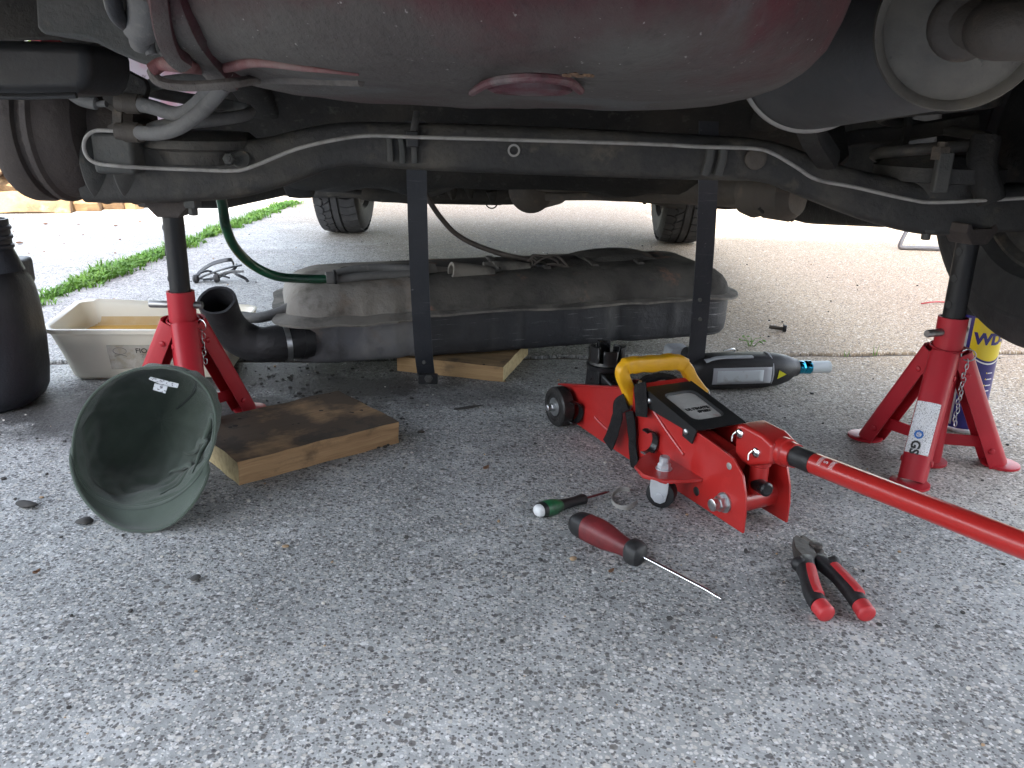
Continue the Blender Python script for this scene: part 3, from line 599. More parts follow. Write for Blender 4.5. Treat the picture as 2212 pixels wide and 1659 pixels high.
# brake pipe clipped along the beam and the flexible hoses
pl = [(246, 283), (205, 283), (184, 300), (183, 328), (204, 351), (260, 359), (345, 364), (430, 367), (500, 369), (540, 362), (640, 322), (730, 301), (800, 293), (890, 296), (1110, 302), (1400, 311), (1510, 317), (1630, 321), (1672, 333), (1720, 361), (1765, 388), (1850, 405), (1960, 430), (2030, 437), (2230, 427)]
MB().tube(catmull([P(x, y, 1.078 if 300 < x else 1.06) for x, y in pl], 5), .0024, n=8).build('brake_pipe', MT['pipe'], car)
br = [(205, 200), (222, 185), (240, 178), (242, 168), (266, 170), (262, 260), (266, 318), (252, 318), (236, 300), (231, 270), (240, 262), (238, 245), (222, 235), (226, 205)]
panel('hose_bracket', [(238, 166), (266, 172), (262, 250), (262, 318), (250, 318), (244, 306), (232, 298), (232, 272), (243, 266), (242, 240), (226, 232), (226, 205), (240, 198)], 1.075, .004, MT['exh'], .0)
for (a, b) in (((252, 222), (296, 224)), ((252, 283), (292, 286))): MB().lathe([(0, .010), (.010, .0105), (.011, .0125), (.028, .0120), (.029, .0105), (.034, .0105)], P(a[0], a[1], 1.062), (P(b[0], b[1], 1.062) - P(a[0], a[1], 1.062)), n=16).build('hose_ferrule', MT['exh'], car, smooth=30)
MB().tube(catmull([P(292, 223, 1.062), P(330, 232, 1.05), P(380, 246, 1.03), P(412, 236, 1.01), P(445, 205, .98), P(462, 180, .96)], 7), .0086, n=14).build('brake_hose', MT['hose'], car)
MB().tube(catmull([P(290, 286, 1.062), P(340, 288, 1.04), P(385, 276, 1.02), P(430, 245, .99), P(462, 212, .97), P(486, 182, .95)], 7), .0086, n=14).build('brake_hose', MT['hose'], car)
MB().tube(catmull([P(150, 200, 1.07), P(175, 216, 1.07), P(208, 224, 1.068), P(230, 224, 1.066)], 6), [.0075] * 13 + [.004] * 6, n=12).build('brake_hose', MT['hose'], car)

# rear silencer, tail pipe
mn, mf = P(2078, 52, .80), P(1758, 126, 1.00)
ax = (mf - mn).normalized()
def muff(u, v):
    a = 2 * math.pi * u; t = v; c = mn.lerp(mf, t); r = .0715 + (.078 - .0715) * t
    e1 = V((1, 0, 0)); e2 = V((0, -.12, 1)).normalized(); e1 = (e1 - V((0, 1, 0)) * .25).normalized()
    return c + (e1 * math.cos(a) + e2 * math.sin(a)) * r
mufb = MB().grid(muff, 64, 8, cu=True); mu = mufb.build('silencer', MT['muffler_dark'], car, smooth=60)
e1 = (V((1, 0, 0)) - V((0, 1, 0)) * .25).normalized(); e2 = V((0, -.12, 1)).normalized(); nrm = e1.cross(e2).normalized()
if nrm.y > 0: nrm = -nrm
MB().lathe([(-.004, .0705), (.004, .0735), (.007, .0720), (.004, .067), (-.001, .064), (.004, .054), (.010, .037), (.014, .026), (.016, .004)], mn, nrm, n=64).build('end_cap', MT['muffler'], mu, smooth=50)
MB().lathe([(-.004, .079), (0, .0815), (.005, .080), (.008, .076)], mf, nrm, n=64, cap=False).build('seam_rim', MT['pipe'], mu, smooth=50)
MB().lathe([(0, .078), (.004, .06), (.006, .01)], mf, -nrm, n=48).build('end_cap', MT['muffler_dark'], mu)
tp = [mn + nrm * .004, mn + nrm * .03 + V((.02, 0, .0)), P(2160, 66, .745), P(2330, 62, .74)]
MB().tube(catmull(tp, 6), .0235, n=24).build('tail_pipe', MT['exh'], mu)
MB().lathe([(0, .031), (.006, .030), (.010, .025)], mn + nrm * .012, nrm, n=32).build('weld_collar', MT['exh'], mu)
MB().tube([P(1745, 265, 1.03), P(1760, 300, 1.06), P(1790, 345, 1.1)], .014, shape=circ(8, 4)).build('silencer_hanger', MT['under'], mu)

# right rear wheelhouse
MB().lathe([(0, .335), (.16, .335)], (.545, 1.14, .46), (1, 0, 0), n=40, cap=False, a0=R(-20), a1=R(200)).build('wheelhouse', MT['under'], car, solid=.003)
MB().prism([(1.22, .40), (1.22, .62), (1.62, .62), (1.62, .36), (1.45, .36)], (.545, 0, 0), (0, 1, 0), (0, 0, 1), -.004, .004).build('wheelhouse', MT['under'], car)
MB().box((.665, 1.50, .555), (.25, .01, .39)).build('wheelhouse', MT['under'], car)
# wheels
def make_wheel(c, r, w, axis, rimr, tmat, tread):
    c = V(c); ax, a, b = basis(V(axis).normalized()); h = w / 2
    base_r = r - .007 if tread else r
    prof = [(-h * .70, rimr), (-h * .92, rimr + .010), (-h, rimr + (base_r - rimr) * .42), (-h * .99, base_r - .030), (-h * .90, base_r - .012), (-h * .74, base_r - .002), (0, base_r), (h * .74, base_r - .002), (h * .90, base_r - .012), (h * .99, base_r - .030), (h, rimr + (base_r - rimr) * .42), (h * .92, rimr + .010), (h * .70, rimr)]
    wm = MB().lathe([(-h * .6, rimr - .004), (-h * .62, rimr + .006), (-h * .70, rimr + .008), (-h * .72, rimr - .004), (-h * .5, rimr - .02), (0, rimr - .03), (h * .35, rimr - .035), (h * .36, rimr * .55), (h * .2, rimr * .42), (h * .1, .01)], c, ax, n=48)
    wm.lathe([(h * .6, rimr - .004), (h * .62, rimr + .006), (h * .70, rimr + .008), (h * .72, rimr - .004), (h * .5, rimr - .02), (0, rimr - .03)], c, ax, n=48, cap=False)
    wo = wm.build('wheel', MT['rim'] if tread else MT['beam'], car, smooth=35)
    ty = MB().lathe(prof, c, ax, n=96, cap=False).build('tyre', MT['tyre'], wo, smooth=35)
    MB().lathe([(-h * 1.001, rimr + (r - rimr) * .55), (-h * 1.02, rimr + (r - rimr) * .58), (-h * 1.0, rimr + (r - rimr) * .61)], c, ax, n=96, cap=False).build('sidewall_ring', MT['tyre'], wo, smooth=60)
    if tread:
        tb = MB()
        def q(t, ang, rr): return c + ax * t + (a * math.cos(ang) + b * math.sin(ang)) * rr
        def block(cs):
            lo = [q(t, an, base_r - .003) for t, an in cs]; hi = [q(t * .985, an, r - (.006 if abs(t) > h * .80 else .0)) for t, an in cs]; n = len(cs)
            tb.add(lo + hi, [tuple(range(n, 2 * n))] + [(i, (i + 1) % n, n + (i + 1) % n, n + i) for i in range(n)])
        N = 44; d = 2 * math.pi / N; gq = d * .13
        for k in range(N):
            A = k * d
            # chevron shoulder blocks, slanted mid blocks, ribbed inner side
            block([(-h * .92, A + gq), (-h * .62, A + gq), (-h * .50, A + d * .42), (-h * .58, A + d), (-h * .92, A + d)])
            block([(-h * .56, A + gq), (-h * .20, A - d * .55 + gq), (-h * .20, A + d * .45), (-h * .46, A + d * .42 + d * .4), (-h * .46, A + d * .3)])
            block([(h * .24, A + gq), (h * .55, A + gq + d * .12), (h * .92, A + gq), (h * .92, A + d), (h * .55, A + d * 1.12), (h * .24, A + d)])
        for k in range(N): block([(-h * .12, k * d), (h * .14, k * d), (h * .14, k * d + d), (-h * .12, k * d + d)])
        tb.build('tread', MT[tmat], wo, smooth=25)
    return wo
fl_ = G(747, 503); fr_ = G(1457, 524)
make_wheel((fl_.x, fl_.y + .03, .272), .272, .168, (1, 0, 0), .165, 'tyregrey', True)
make_wheel((fr_.x + .01, fr_.y + .03, .272), .272, .168, (1, -.03, 0), .165, 'tyre', True)
make_wheel((.765, 1.135, .442), .272, .160, (1, .10, 0), .165, 'tyre', False)
# front end lumps: cross member, sump, drive shafts, catalyst, exhaust
MB().tube(catmull([P(560, 402, 3.05), P(700, 404, 3.05), P(860, 418, 3.05), P(960, 416, 3.05), P(1090, 418, 3.05), P(1300, 410, 3.05), P(1480, 428, 3.05)], 5), .035, shape=circ(12, 3)).jitter(.012, 9).build('front_crossmember', MT['under'], car)
MB().box(P(985, 395, 3.25), (.42, .3, .13)).jitter(.02, 7).build('gearbox', MT['under'], car, bevel=.03)
MB().box(P(1310, 402, 3.2), (.40, .28, .09)).jitter(.02, 7).build('sump', MT['under'], car, bevel=.025)
for x0, x1 in ((640, 780), (780, 960)): MB().tube(catmull([P(x0, 400, 2.9), P((x0 + x1) / 2, 407, 2.88), P(x1, 416, 2.9)], 5), .008, n=8).jitter(.006, 12).build('lower_arm', MT['under'], car)
for px, py in ((1062, 437), (975, 428), (1250, 428), (1012, 424), (1330, 424), (1390, 436)):
    mb = MB(); mb.tube([P(px, py - 24, 2.9), P(px + 2, py - 6, 2.9), P(px + 3, py + 4, 2.9)], [.022, .014, .006], n=9); mb.jitter(.006, 40, px).build('hanging_bracket', MT['under'], car)
mb = MB(); cc = P(1062, 440, 2.6); mb.tube([cc + V((.018 * math.cos(a), 0, .018 * math.sin(a) + .004)) for a in [math.pi * (1 + k / 12) for k in range(13)]], .002, n=6); mb.build('wire_loop', MT['under'], car)
cat_a, cat_b = P(1146, 410, 2.35), P(1250, 396, 2.9)
MB().lathe([(-.03, .01), (-.005, .058), (.0, .064), (.006, .064), (.02, .058), (.25, .055), (.28, .03)], cat_a, cat_b - cat_a, n=32).build('catalyst', MT['exh'], car, smooth=30)
MB().tube(catmull([P(1165, 388, 2.3), P(1300, 400, 2.15), P(1450, 404, 2.0), P(1600, 410, 1.85), P(1680, 408, 1.7)], 6), [.030] * 6 + [.038] * 13 + [.034] * 6, n=20).build('exhaust_pipe', MT['exh'], car)
MB().tube(catmull([P(1180, 425, 2.2), P(1350, 424, 2.1), P(1500, 428, 1.95), P(1620, 436, 1.8)], 5), .010, shape=circ(8, 4)).build('exhaust_shield', MT['exh'], car)
ea, eb = P(1606, 418, 1.62), P(1735, 428, 1.52)
MB().lathe([(0, .02), (.004, .036), (.03, .042), (.05, .036), (.054, .042), (.10, .044), (.12, .03)], ea, eb - ea, n=24).jitter(.004, 20).build('exhaust_joint', MT['exh'], car, smooth=35)
mb = MB().tube(catmull([P(1640, 446, 1.55), P(1660, 456, 1.55), P(1690, 466, 1.55), P(1712, 470, 1.55)], 4), [.006, .007, .009, .008, .007, .01, .008, .009, .006, .007, .005, .004, .003], n=8).build('exhaust_hanger', MT['under'], car)
MB().tube([P(1700, 440, 1.54), P(1706, 460, 1.54), P(1712, 478, 1.54)], [.02, .012, .003], n=10).build('exhaust_hanger', MT['exh'], car)
# fuel tank straps hanging down from the floor to the concrete
def strap(pts, w, tw=0.):
    ps = catmull(pts, 8); path = []
    for i, p in enumerate(ps):
        t = (ps[min(i + 1, len(ps) - 1)] - ps[max(i - 1, 0)]).normalized(); a = V((math.cos(tw), math.sin(tw), 0)); path.append((p, a, a.cross(t)))
    return MB().strip(path, w, .0022)
s1 = strap([P(897, 262, 1.30), P(900, 370, 1.31), P(903, 500, 1.33), P(908, 640, 1.355), P(915, 760, 1.38), P(921, 812, 1.40)], .031).build('tank_strap', MT['strap'], car, smooth=30)
s2 = strap([P(1531, 262, 1.30), P(1530, 385, 1.30), P(1524, 520, 1.34), P(1514, 660, 1.39), P(1504, 770, 1.42), P(1500, 812, 1.43)], .031, .2).build('tank_strap', MT['strap'], car, smooth=30)
mb = MB().box(P(925, 818, 1.392), (.034, .012, .018)); mb.build('strap_foot', MT['black'], s1, bevel=.002)
mb = MB(); hexnut(mb, P(926, 817, 1.386), (0, -1, 0), .0075, .004, .002); mb.build('strap_bolt', MT['beamdust'], s1, smooth=30)
for px, py, Y in ((916, 783, 1.378), (1512, 648, 1.38), (1512, 690, 1.39)): MB().lathe([(0, .0035), (.0012, .003)], P(px, py, Y - .004), (0, -1, .1), n=12).build('strap_rivet', MT['beamdust'], s1 if px < 1000 else s2)
# ------------------------------------------------------------------ timber
def board(name, A, B, D, th, mat, label, jag=.0015, endmat=None):
    """A,B front bottom corners, D back corner beside B"""
    A, B, D = V(A), V(B), V(D); ex = (B - A); L = ex.length; ex.normalize(); w = (D - B) - ex * (D - B).dot(ex); W_ = w.length
    rz = math.atan2(ex.y, ex.x); t = thing(name, label, 'board', A, rz)
    def q(x, y, z): return V((x + jag * mnoise.noise(V((x * 30, y * 30, z * 60 + th * 99))), y + jag * mnoise.noise(V((x * 30 + 5, y * 30, z * 60))), z + jag * .7 * mnoise.noise(V((x * 20, y * 20 + 9, z * 9)))))
    m = MB(); nx, ny = 36, 18
    def face(fn, a, b): m.grid(fn, a, b)
    face(lambda u, v: q(u * L, v * W_, th), nx, ny); face(lambda u, v: q(u * L, v * W_, .0008), nx, ny)
    face(lambda u, v: q(u * L, 0, .0008 + v * (th - .0008)), nx, 5); face(lambda u, v: q(u * L, W_, .0008 + v * (th - .0008)), nx, 5)
    b0 = m.build('plank', mat, t, world=False, smooth=30)
    for xe in (0, L): MB().grid(lambda u, v: q(xe, u * W_, .0008 + v * (th - .0008)), ny, 5).build('end_grain', endmat or MT['endgrain'], t, world=False, smooth=30)
    return t, L, W_
A, B = G(517, 1050), G(862, 957); D = G(724, 846, .033); D.z = 0
fb, fbL, fbW = board('wood_board', A, B, D, .0335, MT['plank'], 'grimy loose board lying flat beside the green cap', .0022)
a2, b2 = G(858, 802), G(1086, 826)
b2t, _, _ = board('wood_board', a2, b2, b2 + V((.115, .135, 0)) * 1.2, .029, MT['plank2'], 'clean edged board wedged under the middle of the fuel tank', .0015)
# ------------------------------------------------------------------ fuel tank on the boards
tA, tB = G(690, 783, .030), G(1530, 735, .030)
tex = (tB - tA); tex.z = 0; TL = .885; trz = math.atan2(tex.y, tex.x)
tank = thing('fuel_tank', 'long dusty steel fuel tank taken off the car, resting on boards', 'fuel tank', (0, 0, 0), mat=Matrix.Translation(V((tA.x - .045 * math.cos(trz), tA.y - .045 * math.sin(trz) - .020, .0290))) @ Matrix.Rotation(trz, 4, 'Z') @ Matrix.Rotation(R(-.9), 4, 'Y'))
TD, SEAM, TTOP = .29, .085, .142
def plan(s, inset):
    """rounded-rectangle outline, s in 0..1 round from the front left; returns x,y"""
    L, D_, r = TL - 2 * inset, TD - 2 * inset, max(.012, .058 - inset * .45)
    segs = [L - 2 * r, math.pi * r / 2, D_ - 2 * r, math.pi * r / 2, L - 2 * r, math.pi * r / 2, D_ - 2 * r, math.pi * r / 2]; tot = sum(segs); d = s * tot
    for i, l in enumerate(segs):
        if d <= l or i == 7: break
        d -= l
    if i == 0: p = (r + d, 0)
    elif i == 1: a = d / r; p = (L - r + r * math.sin(a), r - r * math.cos(a))
    elif i == 2: p = (L, r + d)
    elif i == 3: a = d / r; p = (L - r + r * math.cos(a), D_ - r + r * math.sin(a))
    elif i == 4: p = (L - r - d, D_)
    elif i == 5: a = d / r; p = (r - r * math.sin(a), D_ - r + r * math.cos(a))
    elif i == 6: p = (0, D_ - r - d)
    else: a = d / r; p = (r - r * math.cos(a), r - r * math.sin(a))
    return p[0] + inset, p[1] + inset
def dent(x, y, z, front):
    d = 0.
    if front:
        for cx, w, dp in ((.085, .006, -.005), (.135, .006, -.004), (.215, .018, .011), (.36, .008, -.004), (.43, .007, .005), (.63, .020, .015), (.52, .008, -.004), (.74, .008, -.004)):
            d += dp * math.exp(-((x - cx) / w) ** 2)
    return d + .0045 * mnoise.noise(V((x * 7, y * 9, z * 10)))
def shell(zs, name, mats, split=.232):
    N = 260; m = MB()
    pts = []
    for z, ins in zs:
        for k in range(N):
            x, y = plan(k / N, ins); fr = y < .05; d = dent(x, y, z, fr)
            pts.append(V((x, y + (d if fr else 0), z + (.002 if z < .09 else .0045) * mnoise.noise(V((x * 6, y * 7, 1))))))
    m.v = pts
    for i in range(len(zs) - 1):
        for k in range(N):
            l = (k + 1) % N; f = [i * N + k, i * N + l, (i + 1) * N + l, (i + 1) * N + k]; m.f.append(f)
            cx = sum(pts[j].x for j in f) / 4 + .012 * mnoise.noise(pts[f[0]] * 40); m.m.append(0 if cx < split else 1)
    last = len(zs) - 1; m.f.append([last * N + k for k in range(N)]); m.m.append(1); m.f.append([N - 1 - k for k in range(N)]); m.m.append(1)
    return m.build(name, mats, tank, world=False, smooth=55)
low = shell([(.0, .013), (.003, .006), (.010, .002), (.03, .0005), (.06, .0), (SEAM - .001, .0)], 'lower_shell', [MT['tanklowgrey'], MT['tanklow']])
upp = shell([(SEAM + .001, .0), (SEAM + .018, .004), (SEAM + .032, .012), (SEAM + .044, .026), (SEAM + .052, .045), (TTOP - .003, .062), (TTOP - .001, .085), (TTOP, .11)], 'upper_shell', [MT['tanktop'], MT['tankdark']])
fm = MB(); N = 260
for side_z in (0, 1):
    for w in (0, 1):
        for k in range(N):
            x, y = plan(k / N, 0); cx, cy = TL / 2, TD / 2; out = .019 + .007 * mnoise.noise(V((k * .11, 0, 2))) + (.010 if (x < .2 and y < .06) else 0) * (1 if x < .19 else .2)
            dx, dy = x - min(max(x, .07), TL - .07), y - min(max(y, .07), TD - .07); l = math.hypot(dx, dy) or 1
            zz = SEAM - .0012 + side_z * .0040 - w * (.003 + (.006 if (x < .22 and y < .06) else .0)) + .0034 * mnoise.noise(V((k * .17, w * .5, 0)))
            fm.v.append(V((x + dx / l * out * w, y + dy / l * out * w - .0, zz)))
idx = lambda s, w, k: (s * 2 + w) * N + k % N
for k in range(N):
    fm.f += [[idx(1, 0, k), idx(1, 0, k + 1), idx(1, 1, k + 1), idx(1, 1, k)], [idx(0, 0, k), idx(0, 1, k), idx(0, 1, k + 1), idx(0, 0, k + 1)], [idx(0, 1, k), idx(1, 1, k), idx(1, 1, k + 1), idx(0, 1, k + 1)]]; fm.m += [0, 0, 0]
fm.build('seam_flange', MT['flange'], tank, world=False, smooth=40)
MB().prism([(TL - .005, .10), (TL + .028, .11), (TL + .034, .125), (TL + .028, .14), (TL - .005, .15)], (0, 0, SEAM), (1, 0, 0), (0, 1, 0), .002, .005).build('mounting_tab', MT['flange'], tank, world=False)
for x0 in (.40, .50, .60, .70): MB().tube([(x0, .075, TTOP + .0), (x0 + .01, .15, TTOP + .002), (x0 + .02, .22, TTOP)], .007, shape=circ(10, 2.4, .6)).build('stiffening_rib', MT['tankdark'], upp, world=False)
mb = MB().grid(lambda u, v: V((.60 + .16 * u, .11 + .12 * v, TTOP + .001 + .016 * (math.sin(math.pi * u) * math.sin(math.pi * v)) ** .5)), 14, 12); mb.build('raised_dome', MT['tankdark'], upp, world=False)
# rubber filler elbow, clamps, pipes
neck = MB().tube([P(652, 735, 1.44), P(700, 730, 1.45), P(735, 728, 1.46)], .0275, n=28).build('filler_stub', MT['tanklow'], tank)
el = catmull([P(468, 648, 1.345), P(484, 690, 1.372), P(511, 724, 1.388), P(552, 743, 1.395), P(596, 742, 1.40), P(636, 736, 1.415), P(672, 734, 1.43)], 7)
m = MB(); m._pipe(el, .0315, .0268, 28, 0); elb = m.jitter(.0012, 40).build('filler_elbow', MT['rubber'], tank, smooth=40)
def ring(c, d, r, w, t, mat, name, parent):
    return MB().lathe([(-w / 2, r), (-w / 2, r + t), (w / 2, r + t), (w / 2, r)], c, d, n=40, cap=False).build(name, mat, parent, smooth=30)
ring(P(618, 739, 1.408), P(636, 736, 1.415) - P(596, 742, 1.40), .0318, .009, .0016, MT['steel'], 'hose_clamp', elb)
ring(P(655, 735, 1.424), P(672, 734, 1.43) - P(636, 736, 1.415), .0316, .008, .002, MT['rubber'], 'hose_band', elb)
MB().tube(catmull([P(925, 588, 1.55), P(860, 582, 1.54), P(790, 582, 1.53), P(735, 592, 1.51), P(700, 612, 1.49), P(655, 646, 1.47), P(610, 672, 1.46), P(560, 686, 1.46), P(520, 684, 1.47)], 6), .0098, n=14).build('vent_hose', MT['hose'], tank)
MB().tube([P(722, 604, 1.475), P(800, 596, 1.50), P(900, 592, 1.54)], .008, n=12).build('feed_pipe', MT['hose'], tank)
MB().lathe([(-.010, .0125), (.010, .0125)], P(716, 602, 1.475), P(735, 602, 1.48) - P(700, 604, 1.47), n=18).build('pipe_collar', MT['hose'], tank, smooth=30)
mb = MB(); mb.lathe([(-.002, .0145), (.002, .0145)], P(723, 600, 1.475), P(735, 602, 1.48) - P(700, 604, 1.47), n=18); mb.box(P(718, 622, 1.462), (.006, .006, .012)); mb.build('cable_clip', MT['black'], tank)
MB().lathe([(0, .0145), (.03, .0145), (.032, .010), (.07, .010)], P(905, 584, 1.56), P(960, 588, 1.58) - P(905, 584, 1.56), n=18).build('pipe_coupling', MT['flange'], tank, smooth=30)
m = MB(); m._pipe([P(974, 585, 1.545), P(1010, 588, 1.56), P(1062, 594, 1.58)], .0165, .011, 20, 0); m.build('return_stub', MT['flange'], tank)
MB().tube(catmull([P(1045, 580, 1.60), P(1090, 578, 1.61), P(1140, 582, 1.63)], 5), .013, n=16).build('return_stub', MT['flange'], tank)
ring(P(1068, 584, 1.595), P(1140, 582, 1.63) - P(1045, 580, 1.60), .0135, .007, .003, MT['flange'], 'hose_clamp', tank)
for k, (pts, r) in enumerate((([(1140, 565), (1155, 552), (1185, 556), (1205, 568), (1190, 590)], .0022), ([(1150, 575), (1170, 560), (1200, 552), (1222, 570), (1228, 585)], .0022), ([(1135, 590), (1150, 570), (1146, 556), (1160, 566)], .0018), ([(1165, 585), (1185, 572), (1215, 574), (1250, 588)], .0035))):
    MB().tube(catmull([P(x, y, 1.63) for x, y in pts], 6), r, n=8).build('sender_cable', MT['line'], tank)
MB().box(P(1172, 580, 1.64), (.03, .02, .02)).jitter(.003, 60).build('sender_plug', MT['black'], tank, bevel=.003)

# loose hoses between car and tank
base(tag(MB().tube(catmull([P(470, 405, 1.30), P(480, 440, 1.31), P(488, 490, 1.33), P(508, 535, 1.36), P(545, 572, 1.40), P(595, 596, 1.43), P(650, 602, 1.455), P(712, 603, 1.474)], 8), [.0080] * 57, n=14).build('green_hose', MT['green']), 'dark green garden hose running down from the axle to the tank', 'hose'))
base(tag(MB().tube(catmull([P(905, 395, 1.62), P(925, 430, 1.62), P(952, 470, 1.63), P(985, 505, 1.64), P(1030, 530, 1.64), P(1090, 550, 1.64), P(1150, 562, 1.645)], 8), .0052, n=12).build('fuel_line', MT['line']), 'thin brown rubber line hanging from the floor to the top of the tank', 'hose'))

# ------------------------------------------------------------------ axle stands
def stand(c, angs, label, htop, rim, pin_ang, pin_px=.06, sticker=None, chain_a=R(-12)):
    t = thing('axle_stand', label, 'axle stand', (c[0], c[1], 0), group='red tripod axle stands under the rear axle')
    col = MB(); col._pipe([V((0, 0, .003)), V((0, 0, .10)), V((0, 0, rim))], .0192, .0163, 36, 0); colo = col.build('column', MT['standred'], t, world=False, smooth=40)
    MB().lathe([(0, .028), (.003, .028), (.004, .022)], (0, 0, .0003), (0, 0, 1), n=28).build('column_foot', MT['standred'], t, world=False, smooth=30)
    post = MB(); post.lathe([(0, .0142), (htop - .02 - .06, .0142)], (0, 0, .06), (0, 0, 1), n=36); po = post.build('post', MT['postblack'], t, world=False, smooth=40)
    for k in range(3): MB().lathe([(0, .0052), (.0008, .0050)], (math.cos(pin_ang) * .0138, math.sin(pin_ang) * .0138, rim + .018 + k * .036), (math.cos(pin_ang), math.sin(pin_ang), 0), n=18).build('post_hole', MT['ink'], po, world=False)
    MB().prism([(-.030, .0), (-.030, .012), (-.024, .012), (-.018, .005), (.018, .005), (.024, .012), (.030, .012), (.030, 0), (.015, -.016), (-.015, -.016)], (0, 0, htop - .006), (math.cos(pin_ang), math.sin(pin_ang), 0), (0, 0, 1), -.018, .018).build('saddle', MT['drum'], t, world=False, bevel=.0015)
    for a in angs:
        d = V((math.cos(a), math.sin(a), 0)); s = V((-d.y, d.x, 0)); p0 = d * .0195 + V((0, 0, .166)); p1 = d * .099 + V((0, 0, .004)); ld = (p1 - p0).normalized(); nn = s.cross(ld); nn = nn if nn.dot(d) > 0 else -nn
        # half-round channel: rounded outer face, open towards the column
        sec = [(-.0185, -.017), (-.0185, .001), (-.0160, .0070), (-.010, .0105), (0, .0118), (.010, .0105), (.0160, .0070), (.0185, .001), (.0185, -.017), (.0163, -.017), (.0163, .0008), (.0138, .0055), (0, .0094), (-.0138, .0055), (-.0163, .0008), (-.0163, -.017)]
        n = len(sec); vs = []
        for p, k in ((p0, 1.), (p1, .92)): vs += [p + s * x * k + nn * y for x, y in sec]
        L = MB().add(vs, [tuple(range(n)), tuple(range(2 * n - 1, n - 1, -1))] + [(i, (i + 1) % n, n + (i + 1) % n, n + i) for i in range(n)])
        lg = L.build('leg', MT['standred'], t, world=False, smooth=38)
        MB().lathe([(0, .0255), (.0032, .0255), (.0044, .022)], d * .104 + V((0, 0, .0003)), (0, 0, 1), n=30).build('foot', MT['standred'], lg, world=False, smooth=30)
        b0, b1 = d * .018 + V((0, 0, .036)) , d * .089 + V((0, 0, .034))
        MB().strip([(b0, V((0, 0, 1)), s), (b1, V((0, 0, 1)), s)], .017, .003).build('brace', MT['standred'], t, world=False, bevel=.0008)
        for q, f in ((p0.lerp(p1, .17), 1), (p0.lerp(p1, .84), 1)):
            for sg in (-1, 1): MB().lathe([(0, .0046), (.0015, .0040), (.0024, .002)], q + s * sg * .0184 - nn * .008, s * sg, n=14).build('rivet', MT['standred'], lg, world=False)
        if sticker is not None and abs(a - sticker) < .01:
            f = p0.lerp(p1, .40); st = MB()
            rows, cols = 2, 9; arc = [(-.0158, .0073), (-.010, .0107), (0, .0120), (.010, .0107), (.0140, .0083)]
            for q in (.40, .80):
                pp = p0.lerp(p1, q); st.v += [pp + s * x + nn * (y + .0004) for x, y in arc]
            for i in range(4): st.f.append([i, i + 1, 6 + i, 5 + i]); st.m.append(0)
            so = st.build('sticker', MT['sticker'], lg, world=False, smooth=60)
            M4 = lambda o, xx, yy: Matrix(((xx.x, yy.x, nn.x, o.x), (xx.y, yy.y, nn.y, o.y), (xx.z, yy.z, nn.z, o.z), (0, 0, 0, 1)))
            dirx = ld; diry = V(nn).cross(ld)
            text('GS', .016, MT['ink'], so, M4(p0.lerp(p1, .755) + nn * .0129 - diry * .004, dirx, diry), 'print', .0003, offset=.0006)
            MB().lathe([(0, .0062), (.0004, .0062), (.0004, .0036), (0, .0036)], p0.lerp(p1, .655) + nn * .0126 - diry * .003, nn, n=8, cap=False).build('print', MT['blueink'], so, world=False, smooth=0)
            text('TUV', .0036, MT['blueink'], so, M4(p0.lerp(p1, .655) + nn * .0128 - diry * .003, dirx, diry), 'print', .0003)
    # locking pin, keeper ring and chain
    pd = V((math.cos(pin_ang), math.sin(pin_ang), 0)); pz = rim - .020
    MB().lathe([(-.030, .0045), (-.029, .0053), (.045, .0053), (.0465, .0046)], (0, 0, pz), pd, n=18).build('locking_pin', MT['pin'], t, world=False)
    mb = MB(); mb.tube([V((.0225 * math.cos(a), .0225 * math.sin(a), rim - .042 + .003 * math.sin(a))) for a in [2 * math.pi * k / 36 for k in range(36)]], .0013, n=6, closed=True); mb.build('keeper_ring', MT['standred'], t, world=False)
    cs = V((math.cos(chain_a), math.sin(chain_a), 0)) * .0285; ch = MB()
    mb = MB(); mb.tube([cs + V((0, 0, rim - .048)) + V((.008 * math.cos(a), -.004 * math.cos(a), .008 * math.sin(a))) for a in [2 * math.pi * k / 18 for k in range(18)]], .0009, n=6, closed=True); mb.build('chain_ring', MT['steel'], t, world=False)
    cn = 15 if sticker is not None else 8
    for k in range(cn):
        o = cs + V((.0015 * math.sin(k * 1.9), .001, rim - .058 - .0064 * k)); w = V((1, .2, 0)) if k % 2 else V((.35, -1, 0)); w.normalize()
        ch.tube([o + w * .0025 * math.cos(a) + V((0, 0, .0046)) * math.sin(a) for a in [2 * math.pi * q / 10 for q in range(10)]], .00075, n=5, closed=True)
    ch.build('chain', MT['steel'], t, world=False)
    return t
stand((.602, 1.115), (R(120), R(-4), R(234)), 'red axle stand with white sticker beside the blue spray can', .337, .214, R(205), sticker=R(234), chain_a=R(-48))
stand((-.479, 1.17), (R(176), R(56), R(296)), 'red axle stand standing between the cap and the white tub', .338, .210, R(180))

